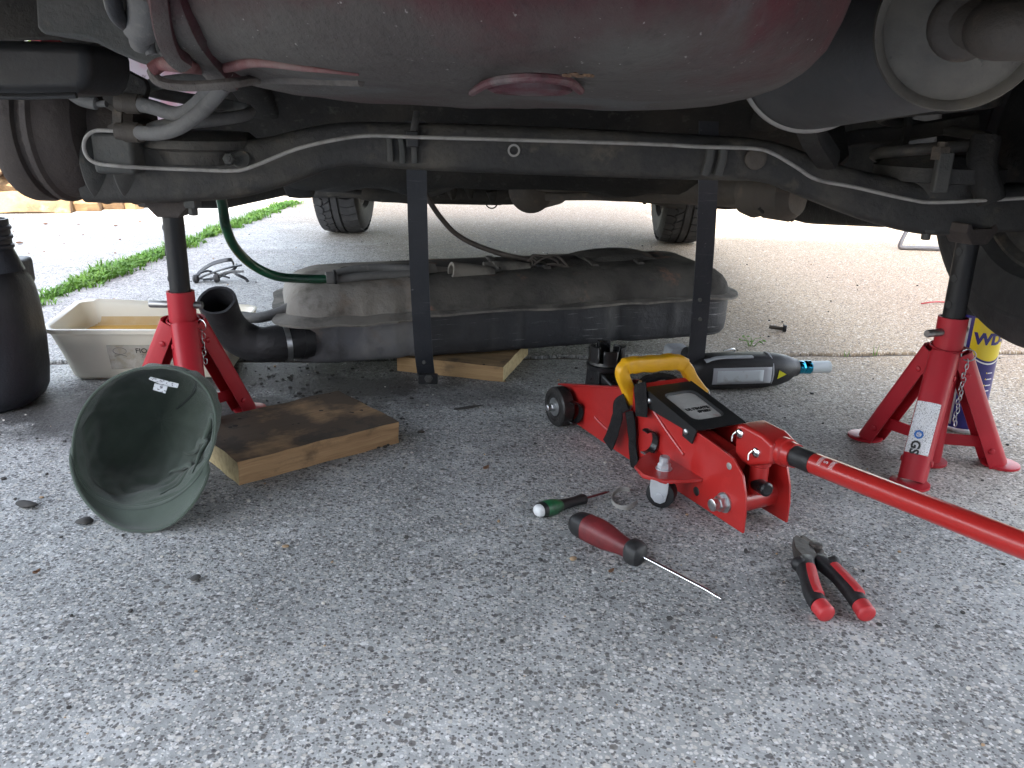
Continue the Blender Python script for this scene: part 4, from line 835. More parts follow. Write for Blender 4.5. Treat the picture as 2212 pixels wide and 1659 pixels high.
# ------------------------------------------------------------------ trolley jack (local: x to the saddle end, y to the near side plate)
JM = (.305, .886); JRZ = math.atan2(.893, -.449)
jack = thing('trolley_jack', 'red trolley jack with yellow carrying handle and long red pump pole', 'trolley jack', (JM[0], JM[1], 0), JRZ)
JW = MATW[jack.name]; JI = JW.inverted()
def JP(zx, zy, yl=None, xl=None):
    d = JI.to_3x3() @ ray(1124.6 + zx * .2728, 713.2 + zy * .2728); o = JI @ CP
    t = (yl - o.y) / d.y if yl is not None else (xl - o.x) / d.x
    return o + d * t
pp = [(.0, .004), (.0, .03), (.003, .052), (.011, .073), (.030, .0875), (.06, .0915), (.103, .0965), (.20, .1155), (.222, .1155), (.255, .106), (.34, .083), (.432, .058), (.432, .048), (.412, .024), (.392, .007), (.30, .0045), (.15, .004)]
for y0, y1 in ((.032, .0352), (-.0352, -.032)):
    pl_ = MB().prism([(x, -z) for x, z in pp], (0, 0, 0), (1, 0, 0), (0, 0, -1), y0, y1).build('side_plate', MT['red'], jack, world=False, smooth=30, bevel=.0009)
    sg = 1 if y0 > 0 else -1
    MB().tube([(.432, sg * .037, .0575), (.34, sg * .037, .0825), (.262, sg * .036, .1035)], .0055, shape=circ(8, 5, .25), up=(0, 0, 1)).build('plate_flange', MT['red'], pl_, world=False)
    MB().tube(catmull([(.187, sg * .0352, .093), (.15, sg * .0356, .0735), (.118, sg * .0352, .058)], 4), .0024, n=8).build('pressed_rib', MT['red'], pl_, world=False)
    MB().tube(catmull([(.33, sg * .0350, .036), (.30, sg * .0356, .030), (.268, sg * .0350, .028)], 4), .0026, n=8).build('pressed_rib', MT['red'], pl_, world=False)
    # caster shelf, fork, wheel
    sp = [(.078, 0), (.085, .030), (.098, .052), (.118, .062), (.142, .058), (.165, .035), (.182, 0)]
    shf = MB().prism([(x, sg * y) for x, y in sp] if sg > 0 else [(x, sg * y) for x, y in reversed(sp)], (0, sg * .034, .0), (1, 0, 0), (0, 1, 0), .0385, .0415).build('caster_shelf', MT['red'], jack, world=False, smooth=30, bevel=.001)
    MB().tube([(.080, sg * .036, .0385), (.094, sg * .080, .0382), (.119, sg * .0945, .038), (.145, sg * .088, .0382), (.178, sg * .036, .0385)], .0028, n=8).build('shelf_lip', MT['red'], shf, world=False)
    nb = MB(); hexnut(nb, (.122, sg * .062, .0415), (0, 0, 1), .0085, .008, .009, .62); nb.lathe([(0, .0105), (.0015, .0105)], (.122, sg * .062, .0413), (0, 0, 1), n=20); nb.build('caster_nut', MT['zinc'], shf, world=False, smooth=30)
    ca = R(38) * sg; cM = Matrix.Translation(V((.106, sg * .076, 0))) @ Matrix.Rotation(ca, 4, 'Z'); cst = MB()
    for q in (-1, 1): cst.prism([(-.0115, .0), (.0115, .0), (.0120, -.010), (.0095, -.023), (.004, -.029), (-.003, -.030), (-.009, -.026), (-.0115, -.014)], (0, q * .0105, .0378), (1, 0, 0), (0, 0, 1), -.001, .001)
    cst.box((0, 0, .0372), (.023, .022, .0015)); cst.v = [cM @ v for v in cst.v]; cs_ = cst.build('caster_fork', MT['zinc'], jack, world=False, smooth=30, bevel=.0006)
    cw_ = MB().lathe([(-.0085, .016), (-.008, .0178), (0, .0185), (.008, .0178), (.0085, .016)], (-.001, 0, .0188), (0, 1, 0), n=32); cw_.v = [cM @ v for v in cw_.v]; cw_.build('caster_wheel', MT['black'], cs_, world=False, smooth=40)
    cw_ = MB().lathe([(0, .0055), (.001, .005), (.0013, .002)], (-.001, sg * .0115, .0170), (0, sg, 0), n=16); cw_.v = [cM @ v for v in cw_.v]; cw_.build('axle_cap', MT['zinc'], cs_, world=False)
    # front wheel
    fw = MB().lathe([(-.011, .021), (-.0105, .029), (-.008, .0312), (.008, .0312), (.0105, .029), (.011, .022), (.0085, .020), (.0085, .009)], (.404, sg * .054, .0315), (0, sg, 0), n=44).build('front_wheel', MT['wheelblack'], jack, world=False, smooth=35)
    nb = MB(); nb.lathe([(0, .0145), (.0012, .0145), (.0015, .010)], (.404, sg * .054 + sg * .009, .0315), (0, sg, 0), n=24); hexnut(nb, (.404, sg * .064, .0315), (0, sg, 0), .0065, .006, .007, .6); nb.build('wheel_nut', MT['steel'], fw, world=False, smooth=30)
    nb = MB(); nb.lathe([(0, .0125), (.002, .0125)], (.036, sg * .035, .028), (0, sg, 0), n=26); hexnut(nb, (.036, sg * .037, .028), (0, sg, 0), .0098, .010, .008, .62); nb.build('pivot_nut', MT['steel'], jack, world=False, smooth=30)
    # handle clips: black C springs standing off the plate
    for cx, cz in ((.176, .056), (.366, .033)):
        pa = []
        for k in range(13):
            a = R(-112 + 224 * k / 12); pa.append((V((cx, sg * (.051 - .0135 * math.cos(a)), cz + .0165 * math.sin(a))), V((1, 0, 0)), V((0, sg * -math.cos(a), math.sin(a)))))
        MB().strip(pa, .012, .002).build('pole_clip', MT['blackgloss'], jack, world=False, smooth=60)
MB().tube([(.034, -.034, .030), (.034, .034, .030)], .0165, n=28).build('cross_tube', MT['red'], jack, world=False)
MB().tube([(.404, -.06, .0315), (.404, .06, .0315)], .006, n=14).build('front_axle', MT['pin'], jack, world=False)
MB().box((.225, 0, .030), (.30, .060, .004)).build('inner_floor', MT['red'], jack, world=False)
MB().tube([(.205, -.033, .112), (.214, -.033, .1165), (.214, .033, .1165), (.205, .033, .112)], .006, shape=circ(8, 4)).build('front_bridge', MT['red'], jack, world=False)
MB().box((.222, 0, .112), (.028, .064, .004), Matrix.Rotation(R(12), 3, 'Y')).build('bridge_plate', MT['red'], jack, world=False, bevel=.001)
# lifting arm and saddle
MB().prism([(.10, .045), (.11, .075), (.30, .085), (.345, .098), (.388, .098), (.392, .06), (.375, .045), (.30, .05)], (0, 0, 0), (1, 0, 0), (0, 0, 1), -.020, .020).build('lifting_arm', MT['blackgloss'], jack, world=False, bevel=.004)
sad = MB(); sc_ = V((.362, 0, 0)); sad.lathe([(.098, .024), (.100, .030), (.107, .031), (.1085, .0275), (.113, .0268)], sc_, (0, 0, 1), n=44)
sadl = sad.build('saddle', MT['blackgloss'], jack, world=False, smooth=30)
for k in range(6):
    a0 = 2 * math.pi * k / 6 + .3
    MB().lathe([(.113, .0215), (.113, .0268), (.136 if k % 2 else .131, .0276), (.136 if k % 2 else .131, .0235), (.118, .0215)], sc_, (0, 0, 1), n=9, a0=a0, a1=a0 + .80, cap=False).build('saddle_tooth', MT['blackgloss'], sadl, world=False, smooth=30, solid=.0016)
for q in (-1, 1): MB().box((.362, q * .0215, .078), (.036, .005, .045)).build('saddle_post', MT['blackgloss'], jack, world=False, bevel=.002)
# black cover with sunken name plate
sl_ = math.atan2(.1185 - .0985, .112); cv0, cv1 = V((.094, 0, .0995)), V((.208, 0, .1205)); cl = (cv1 - cv0).length; cx_ = (cv1 - cv0).normalized(); cz_ = V((-cx_.z, 0, cx_.x))
def CV(u, y, h=0.): return cv0 + cx_ * u + V((0, y, 0)) + cz_ * h
fr_out = [(0, -.038), (cl, -.038), (cl, .038), (0, .038)]; fr_in = []
cxm, cw, chh, cr = cl * .5, .036, .0255, .010
for (sx, sy, a0) in ((-1, -1, 180), (1, -1, 270), (1, 1, 0), (-1, 1, 90)):
    for k in range(5):
        a = R(a0 + 90 * k / 4); fr_in.append((cxm + sx * (cw - cr) + cr * math.cos(a), sy * (chh - cr) + cr * math.sin(a)))
cm = MB(); n = len(fr_in)
outer = []
for (x, y) in fr_in:
    dx, dy = x - cxm, y; k = min((cl / 2) / abs(dx) if dx else 9, .038 / abs(dy) if dy else 9); outer.append((cxm + dx * k, dy * k))
for h in (0, -.0012):
    cm.v += [CV(x, y, h) for x, y in outer] + [CV(x, y, h) for x, y in fr_in]
for i in range(n):
    j = (i + 1) % n; cm.f += [[i, j, n + j, n + i], [2 * n + j, 2 * n + i, 3 * n + i, 3 * n + j], [n + i, n + j, 3 * n + j, 3 * n + i], [j, i, 2 * n + i, 2 * n + j]]; cm.m += [0] * 4
cov = cm.build('cover_plate', MT['blackplate'], jack, world=False, smooth=30)
for q in (-1, 1):
    MB().prism([(0, 0), (cl, 0), (cl, -.020), (cl * .80, -.022), (cl * .22, -.012), (cl * .20, -.021), (0.03 * cl, -.021)] if q > 0 else [(0, 0), (0.03 * cl, -.021), (cl * .20, -.021), (cl * .22, -.012), (cl * .80, -.022), (cl, -.020), (cl, 0)], CV(0, q * .0382), cx_, cz_, -.0008 if q > 0 else -.0008, .0008).build('cover_skirt', MT['blackplate'], cov, world=False)
    for u in (.018, .10): MB().lathe([(0, .004), (.0015, .0036), (.0025, .0015)], CV(u, q * .0392, -.012), (0, q, 0), n=14).build('cover_screw', MT['steel'], cov, world=False)
wl_ = MB(); wl_.v += [CV(x, y, -.0005) for x, y in fr_in] + [CV(cxm + (x - cxm) * .95, y * .93, -.0035) for x, y in fr_in]
for i in range(n): wl_.f.append([i, (i + 1) % n, n + (i + 1) % n, n + i]); wl_.m.append(0)
wl_.build('recess_wall', MT['black'], cov, world=False, smooth=60)
lb = MB(); lb.v += [CV(cxm + (x - cxm) * .96, y * .94, -.0034) for x, y in fr_in]; lb.f.append(list(range(n))); lb.m.append(0)
lbo = lb.build('name_plate', MT['label'], cov, world=False, smooth=0)
def tm(o, xx, yy, zz): return Matrix(((xx.x, yy.x, zz.x, o.x), (xx.y, yy.y, zz.y, o.y), (xx.z, yy.z, zz.z, o.z), (0, 0, 0, 1)))
# letters read from the pole end: x runs to local -y, up runs to the saddle
text('ULTIMATE', .0078, MT['ink'], lbo, tm(CV(cxm - .006, -.002, -.0030), V((0, -1, 0)), cx_, cz_), 'lettering', .0004, offset=.0002)
text('SPEED', .0074, MT['ink'], lbo, tm(CV(cxm - .0140, -.007, -.0030), V((0, -1, 0)), cx_, cz_), 'lettering', .0004, offset=.0002)
# yellow carrying handle (stands across the jack)
hc = [(888, 585), (868, 520), (846, 458), (812, 380), (806, 320), (842, 284), (930, 272), (1060, 264), (1190, 250), (1262, 260), (1312, 306), (1350, 380), (1400, 450), (1440, 500)]
HX = .245
hp = catmull([JP(a, b, xl=HX) for a, b in hc], 6); hr = []
for i in range(len(hp)):
    t = i / (len(hp) - 1); hr.append(.0088 + (.0006 * math.sin((t - .42) * 2 * math.pi * 12) if .40 < t < .68 else 0) + (.0020 if .36 < t < .72 else 0))
hd = MB().tube(hp, hr, shape=circ(20, 4.5, .85), up=(1, 0, 0)).build('carrying_handle', MT['yellow'], jack, world=False, smooth=50)
for q in (0, -1):
    o = hp[q]; s_ = 1 if q == 0 else -1
    nb = MB(); nb.lathe([(0, .0075), (.002, .0072), (.004, .004)], o + V((0, s_ * .006, 0)), (0, s_, 0), n=20); nb.build('handle_bolt', MT['steel'], hd, world=False)
# black tie-down webbing slung over the near side
def jstrip(pts, w, name='tie_strap', y=.040, t=.0016, wdir=None, mat='webbing'):
    ps = catmull([JP(a, b, yl=yy) for a, b, yy in pts], 6); path = []
    for i, p in enumerate(ps):
        tt = (ps[min(i + 1, len(ps) - 1)] - ps[max(i - 1, 0)]).normalized(); nn = V((0, 1, 0)); aa = wdir or tt.cross(nn).normalized(); path.append((p, aa, tt.cross(aa)))
    return MB().strip(path, w, t).jitter(.0012, 60).build(name, MT[mat], jack, world=False, smooth=60)
jstrip([(945, 425, .041), (948, 470, .042), (952, 540, .0425), (958, 620, .043), (958, 686, .044)], .027)
jstrip([(860, 640, .043), (872, 720, .043), (880, 800, .042), (884, 880, .041), (890, 980, .0405), (905, 1060, .0400), (925, 1095, .0385)], .0185)
jstrip([(835, 560, .046), (775, 610, .047), (765, 690, .049), (740, 780, .050), (712, 860, .051), (690, 908, .052)], .024)
for k in range(4):
    ps = [V((.232 + .003 * k, .034 - .003 * k, .113 + .002 * (k % 2))), V((.236 + .003 * k, .012, .1175 + .002 * (k % 3))), V((.234 + .004 * k, -.012, .119 + .002 * ((k + 1) % 3))), V((.232 + .003 * k, -.033, .115 + .002 * (k % 2)))]
    MB().tube(catmull(ps, 5), .0032, shape=circ(8, 3)).jitter(.001, 90).build('tie_strap', MT['webbing'], jack, world=False)
MB().tube([JP(940, 432, yl=.034), JP(948, 402, yl=.034)], .0022, n=10).build('buckle_pin', MT['steel'], jack, world=False)
# pole socket, pump, pole
yk = MB().prism([(.048, .086), (.050, .120), (.040, .1245), (.020, .1235), (.006, .1235), (-.004, .120), (-.012, .1175), (-.014, .094), (.0, .088), (.02, .078), (.035, .078)], (0, 0, 0), (1, 0, 0), (0, 0, 1), -.019, .019).build('pole_socket', MT['red'], jack, world=False, bevel=.005, seg=3)
for x_, z_ in ((.040, .1125), (.010, .100)):
    nb = MB(); nb.lathe([(0, .0062), (.002, .006), (.004, .0035)], (x_, .019, z_), (0, 1, 0), n=18); nb.tube(catmull([(x_ + .002, .0235, z_ + .002), (x_ + .006, .025, z_ - .004), (x_ + .004, .027, z_ - .010)], 4), .0010, n=6); nb.build('pivot_pin', MT['chrome'], yk, world=False)
pdv = (V((-.291, 0, .128)) - V((-.011, 0, .1065))).normalized(); po_ = V((-.008, 0, .1063))
MB().lathe([(0, .0165), (.010, .0165), (.012, .0145), (.022, .0140)], po_, pdv, n=32).build('socket_collar', MT['red'], yk, world=False, smooth=30)
MB().lathe([(.018, .0122), (.050, .0122)], po_, pdv, n=32).build('pole_tape', MT['black'], jack, world=False, smooth=30)
pole = MB().lathe([(.046, .0113), (.048, .0118), (.292, .0118), (.298, .0136), (.52, .0136), (.522, .012)], po_, pdv, n=36).build('pump_pole', MT['red'], jack, world=False, smooth=40)
yy_ = V((0, -1, 0)); zz_ = pdv.cross(yy_); zz_ = zz_ if zz_.z > 0 else -zz_
for k, (s_, o_) in enumerate((('|||||||||', .064), ('S', .072), ('||||||||', .080))):
    c_ = po_ + pdv * o_; text(s_, .0055 if k != 1 else .008, MT['ivory'], pole, tm(c_, V((0, -1, 0)), -pdv, zz_ if zz_.dot(V((0, 0, 1))) > 0 else -zz_) @ Matrix.Rotation(R(-38), 4, 'Y'), 'print', .0002, bend=.0119)
MB().lathe([(0, .011), (.034, .011), (.036, .013), (.044, .013)], (.022, 0, .042), (0, 0, 1), n=24).build('pump_body', MT['red'], jack, world=False, smooth=30)
MB().lathe([(-.012, .0085), (.010, .0085), (.012, .006)], (.008, .006, .055), (-1, .2, .1), n=20).build('release_valve', MT['blackgloss'], jack, world=False, smooth=30)
MB().lathe([(0, .024), (.11, .024)], (.07, 0, .055), (1, 0, .1), n=28).build('ram_cylinder', MT['red'], jack, world=False, smooth=30)
MB().lathe([(0, .0045), (.0004, .004)], (.035, .0353, .0755), (0, 1, 0), n=14).build('plate_hole', MT['chip'], jack, world=False)
MB().lathe([(0, .006), (.0004, .0055)], (.088, .0353, .020), (0, 1, 0), n=16).build('plate_hole', MT['ink'], jack, world=False)
# ------------------------------------------------------------------ green cap lying on its side, opening to the camera
hat = thing('cap', 'olive green cloth cap lying open side up against the board', 'cap', (-.41, .90, 0))
hB, hT, hL, hR = P(300, 1097, .876), P(325, 799, .93), P(157, 950, .90), P(465, 925, .905)
hc_ = (hB + hT) / 2; hu = (hR - hL) / 2; hv = (hT - hB) / 2; hd_ = V((-.26, 1, -.20)).normalized()
hc_ = (hc_ + (hL + hR) / 2) / 2
def rim(a): 
    e = 2.15; c, s = math.cos(a), math.sin(a)
    return hc_ + hu * math.copysign(abs(c) ** (2 / e), c) + hv * math.copysign(abs(s) ** (2 / e), s)
def bowl_pt(a, t):
    s = (1 - t ** 2.6) ** .48 if t < 1 else 0
    p = hc_ + hd_ * .118 * t + (rim(a) - hc_) * s
    n_ = mnoise.noise(V((math.cos(a) * 2.2, math.sin(a) * 2.2, t * 3))) * .0075 + mnoise.noise(V((math.cos(a) * 6, math.sin(a) * 6, t * 7 + 4))) * .0036
    low_ = max(0, -math.sin(a - .35)); fold = .010 * low_ ** 2 * math.sin(t * 13 + 2.2 * math.sin(a * 3)) * min(1, t * 5) * max(0, 1 - t)
    q = p + (p - hc_).normalized() * (n_ - abs(fold) * 1.1) * min(1, t * 6) * max(0, 1 - t ** 3)
    q.z = max(q.z, .004); return q
cr = MB().grid(lambda u, v: bowl_pt(2 * math.pi * u, v ** .8), 110, 40, cu=True).build('crown', MT['cap'], hat, smooth=180, solid=.0016)
# sweat band inside the opening, centre seam, side seam folds
MB().grid(lambda u, v: hc_ + hd_ * (.002 + .026 * v) + (bowl_pt(2 * math.pi * u, .02 + .20 * v) - hc_ - hd_ * .118 * (.02 + .20 * v)) * (.985 - .012 * v + .004 * mnoise.noise(V((u * 40, v * 2, 0)))), 120, 5, cu=True).build('sweat_band', MT['cap'], hat, smooth=180, solid=.0012)
for da in (-.018, .018):
    MB().tube([bowl_pt(R(66) + da - .55 * t, t * .97 + .22 * (1 - t)) - hd_ * .0022 for t in [k / 26 for k in range(27)]], .0011, n=6).build('centre_seam', MT['capdark'], hat)
MB().tube([rim(2 * math.pi * k / 120) for k in range(120)], .0017, n=8, closed=True).build('rim_piping', MT['cap'], hat)
for a0, sc1 in ((R(-8), .45), (R(-32), .7), (R(-60), .55)):
    MB().tube(catmull([bowl_pt(a0 + .28 * math.sin(t * 5 + a0), .10 + t * sc1) - (bowl_pt(a0, .3) - hc_).normalized() * (.003 + .004 * math.sin(math.pi * t)) for t in [k / 9 for k in range(10)]], 4), [.0006 + .0036 * math.sin(math.pi * i / 36) for i in range(37)], n=8).build('lining_fold', MT['cap'], hat, smooth=80)
# peak: stiff crescent from the lower rim down to the concrete
outp = catmull([P(x, y, Y) for x, y, Y in ((155, 968, .905), (153, 1000, .888), (166, 1050, .872), (196, 1095, .857), (246, 1135, .846), (306, 1149, .8425), (366, 1134, .846), (412, 1094, .857), (440, 1050, .875), (452, 1012, .893))], 7)
m_ = len(outp)
def peak(u, v):
    i = u * (m_ - 1); o = outp[min(m_ - 1, round(i))]; a = R(186) + (R(337) - R(186)) * u; b = rim(a)
    p = b.lerp(o, v); p += (p - hc_).normalized() * .006 * math.sin(math.pi * v) * math.sin(math.pi * u); p.z = max(p.z, .0018); return p
MB().grid(peak, m_, 10).build('peak', MT['cap'], hat, smooth=180, solid=.0026)
for vv in (.10, .90): MB().tube([peak(k / 50, vv) - V((0, .0014, -.0008)) for k in range(3, 48)], .0005, n=5).build('peak_stitching', MT['capdark'], hat)
MB().tube([peak(k / 60, 1) for k in range(61)], .0020, n=8).build('peak_edge', MT['cap'], hat)
def tagp(cs, name):
    m = MB(); pts = [P(x, y, Y) for x, y, Y in cs]; n = len(pts); m.add(pts + [p + V((0, .0008, 0)) for p in pts], [tuple(range(n)), tuple(range(2 * n - 1, n - 1, -1))] + [(i, n + i, n + (i + 1) % n, (i + 1) % n) for i in range(n)]); m.build(name, MT['tagcloth'], hat, smooth=20)
tagp([(321, 819, .938), (325, 814, .938), (353, 821, .939), (386, 829, .938), (383, 838, .938), (351, 832, .939)], 'brand_tag')
tagp([(334, 828, .9365), (362, 835, .9365), (357, 850, .9365), (330, 842, .9365)], 'size_tag')

# ------------------------------------------------------------------ cream tub with old fuel
tl, tr = G(152, 822), G(492, 818); tex2 = (tr - tl); trz2 = math.atan2(tex2.y, tex2.x); TW = tex2.length
tub = thing('plastic_tub', 'cream plastic tub half full of amber liquid behind the axle stand', 'tub', ((tl.x + tr.x) / 2 - .075 * math.sin(trz2), (tl.y + tr.y) / 2 + .075 * math.cos(trz2), 0), trz2)
def rr(w, d, r, z, n=8, wob=0.):
    o = []
    for sx, sy, a0 in ((1, 1, 0), (-1, 1, 90), (-1, -1, 180), (1, -1, 270)):
        for k in range(n): a = R(a0 + 90 * k / (n - 1)); o.append(V((sx * (w / 2 - r) + r * math.cos(a), sy * (d / 2 - r) + r * math.sin(a), z)))
    return o
def loft(rings, mb=None, cap0=True, cap1=True):
    mb = mb or MB(); n = len(rings[0]); vs = [p for r_ in rings for p in r_]; fs = []
    for i in range(len(rings) - 1):
        for k in range(n): l = (k + 1) % n; fs.append((i * n + k, i * n + l, (i + 1) * n + l, (i + 1) * n + k))
    if cap0: fs.append(tuple(range(n - 1, -1, -1)))
    if cap1: fs.append(tuple((len(rings) - 1) * n + k for k in range(n)))
    return mb.add(vs, fs)
TH = .098
ring_s = [rr(TW - .012, .138, .02, .0006), rr(TW, .15, .024, .006), rr(TW + .022, .170, .026, TH * .5), rr(TW + .046, .190, .028, TH - .012), rr(TW + .050, .194, .028, TH - .010), rr(TW + .060, .204, .030, TH - .008), rr(TW + .064, .208, .030, TH), rr(TW + .056, .200, .028, TH + .001), rr(TW + .044, .188, .027, TH - .002), rr(TW + .018, .166, .024, TH * .5), rr(TW - .008, .140, .02, .009), rr(TW - .02, .13, .018, .0055)]
tb_ = loft(ring_s)
for v_ in tb_.v:
    if v_.z > TH - .02: v_.z += .006 * mnoise.noise(V((v_.x * 9, v_.y * 9, 0))) + (.010 if (v_.x < -.13 and v_.y > .06) else 0)
tb_.build('tub_body', MT['tub'], tub, world=False, smooth=50)
LZ = .060; wq = TW + .018 + .026 * (LZ - TH * .5) / (TH * .5)
loft([rr(wq - .004, .164, .022, LZ - .003), rr(wq, .167, .023, LZ)]).build('liquid', MT['liquid'], tub, world=False, smooth=30)
loft([rr(wq - .0015, .1665, .022, LZ - .001), rr(wq + .010, .178, .024, LZ + .016)], cap0=False, cap1=False).build('tide_mark', MT['stainline'], tub, world=False, smooth=60)
lab = MB(); fy_ = lambda z: -(.075 + .0205 * (z - .006) / (TH - .018)) - .0013
lx0, lx1, lz0, lz1 = -.060, .045, .022, .068; k = 14
lab.grid(lambda u, v: V((lx0 + (lx1 - lx0) * u + .001 * mnoise.noise(V((u * 9, v * 9, 0))), fy_(lz0 + (lz1 - lz0) * v + .002 * mnoise.noise(V((u * 14, 3, 0))) * (1 - v)), lz0 + (lz1 - lz0) * v + (.002 * mnoise.noise(V((u * 14, 3, 0))) if v < .1 else 0))), k, 8)
lab_o = lab.build('paper_label', MT['tublabel'], tub, world=False, smooth=60)
yv = V((0, fy_(.06) - fy_(.03), .03)).normalized(); xv = V((1, 0, 0)); zv = xv.cross(yv)
text('FIO', .013, MT['ink'], lab_o, tm(V((-.004, fy_(.057) - .0008, .057)), xv, yv, zv), 'print', .0003)
text('ZAF', .009, MT['pin'], lab_o, tm(V((.002, fy_(.047) - .0008, .047)), xv, yv, zv), 'print', .0003)
mb = MB(); mb.tube([V((-.040 + .011 * math.cos(a), fy_(.057 + .0065 * math.sin(a)) - .0006, .057 + .0065 * math.sin(a))) for a in [2 * math.pi * q / 24 for q in range(24)]], .0005, n=5, closed=True)
for sx in (-1, 1): mb.tube([V((-.040, fy_(.050) - .0006, .050)), V((-.040 + sx * .006, fy_(.047) - .0006, .048)), V((-.040 + sx * .010, fy_(.0465) - .0006, .0465))], .0005, n=5)
mb.build('print', MT['pin'], lab_o, world=False)

# ------------------------------------------------------------------ black canister at the left
can = thing('jerry_can', 'black plastic canister with open screw neck beside the white tub', 'canister', (-.874, 1.265, 0), R(8))
CWd, CDp = .235, .17
cr_ = []
for z, k in ((.0008, .82), (.006, .89), (.02, .95), (.05, .985), (.10, 1.0), (.15, .985), (.18, .955), (.205, .90), (.222, .82), (.235, .72), (.243, .62), (.247, .5)): cr_.append([V((p.x * (k if True else 1), p.y * (.5 + .5 * k), z)) for p in rr(CWd, CDp, .07, 0, 12)])
loft(cr_).build('can_body', MT['canplastic'], can, world=False, smooth=60)
nk = V((.074, -.012, .010)); MB().lathe([(.205, .040), (.222, .034), (.238, .0285), (.240, .031), (.244, .031), (.246, .0285), (.252, .0285), (.254, .031), (.258, .031), (.260, .0285), (.266, .0285), (.268, .0305), (.272, .0305), (.274, .028), (.283, .028), (.283, .024), (.23, .024)], nk, (0, 0, 1), n=40, cap=False).build('screw_neck', MT['canplastic'], can, world=False, smooth=28)
MB().tube(catmull([(-.10, .0, .20), (-.10, 0, .262), (-.075, .0, .285), (-.03, .0, .285), (-.005, .0, .27), (.0, 0, .22)], 6), [.016] * 31, shape=circ(12, 3)).build('can_handle', MT['canplastic'], can, world=False, smooth=60)
MB().box((.092, .03, .205), (.026, .05, .045)).build('can_shoulder', MT['canplastic'], can, world=False, bevel=.008)
MB().tube([(.0, -.0845, .05), (.0, -.087, .10), (.0, -.084, .15)], .004, n=8).build('moulding_seam', MT['canplastic'], can, world=False)

# ------------------------------------------------------------------ spray can behind the right stand
wd = thing('spray_can', 'tall blue and yellow aerosol can standing behind the right axle stand', 'aerosol can', (.725, 1.262, 0)); wr, wh = .0325, .188
wb = MB().lathe([(.0006, wr - .003), (.0012, wr + .0006), (.005, wr + .0008), (.007, wr - .0004), (.008, wr), (wh, wr)], (0, 0, 0), (0, 0, 1), n=56).build('can_wall', MT['canblue'], wd, world=False, smooth=30)
MB().lathe([(.0, wr - .003), (.001, wr + .0008), (.006, wr + .001), (.0075, wr + .0003)], (0, 0, .0002), (0, 0, 1), n=56, cap=False).build('base_rim', MT['steel'], wd, world=False)
MB().lathe([(wh, wr), (wh + .004, wr - .004), (wh + .016, .017), (wh + .018, .014), (wh + .030, .014)], (0, 0, 0), (0, 0, 1), n=48).build('can_dome', MT['steel'], wd, world=False, smooth=30)
MB().lathe([(wh + .018, .0165), (wh + .045, .0165), (wh + .048, .014)], (0, 0, 0), (0, 0, 1), n=36).build('can_cap', MT['plred'], wd, world=False, smooth=30)
fa = math.atan2(-1.262, -.725); fa += R(42)                       # the printed front turned a little away
def wrap(a, z, r): return V((math.cos(fa + a) * r, math.sin(fa + a) * r, z))
ym = MB(); ng = 22; za, zb = .128, .186
lo = lambda a: .120 + .016 * min(1, ((a / .95) ** 2) * .9)
ym.grid(lambda u, v: wrap(-.98 + 1.96 * u, lo(-.98 + 1.96 * u) + (zb - lo(-.98 + 1.96 * u)) * v, wr + .0004), ng, 5); yl = ym.build('yellow_shield', MT['canyellow'], wb, world=False, smooth=60)
ym = MB(); ym.grid(lambda u, v: wrap(-1.02 + 2.04 * u, lo(-1.02 + 2.04 * u) - .0055 + .0022 * v, wr + .0005), ng, 2); ym.build('white_band', MT['whiteink'], wb, world=False, smooth=60)
ym = MB(); ym.grid(lambda u, v: wrap(-1.62 + .48 * u, .012 + .172 * v, wr + .0004), 8, 8); ym.build('grey_panel', MT['cangrey'], wb, world=False, smooth=60)
TMat = Matrix.Rotation(fa + math.pi / 2, 4, 'Z') @ Matrix.Translation(V((0, 0, .154))) @ Matrix.Rotation(math.pi / 2, 4, 'X')
text('WD-40', .024, MT['canblue'], yl, Matrix.Rotation(.27, 4, 'Z') @ TMat, 'lettering', .0005, bend=wr + .0006, offset=.0012)
for z_, s_, o_ in ((.100, 'SMOERT', .004), (.090, 'RENSER', .004), (.080, 'FJERNER FUGT', .006), (.072, 'BESKYTTER', .006)):
    pass
for z_, w_ in ((.100, .30), (.090, .34), (.080, .36), (.071, .30)):
    ym = MB(); ym.grid(lambda u, v: wrap(.05 + w_ * u, z_ + .0016 * v + .0003 * math.sin(u * 60), wr + .0004), 14, 2); ym.build('print', MT['whiteink'], wb, world=False)
    ym = MB(); ym.grid(lambda u, v: wrap(-.03 + .05 * u, z_ + .0022 * v, wr + .0004), 3, 2); ym.build('print', MT['canyellow'], wb, world=False)
ym = MB(); ym.grid(lambda u, v: wrap(-.55 + .75 * u, .030 + .0010 * v, wr + .0004), 14, 2); ym.build('print', MT['whiteink'], wb, world=False)
text('382', .008, MT['whiteink'], wb, Matrix.Rotation(fa + math.pi / 2 + .25, 4, 'Z') @ Matrix.Translation(V((0, 0, .018))) @ Matrix.Rotation(math.pi / 2, 4, 'X'), 'lettering', .0003, bend=wr + .0006)

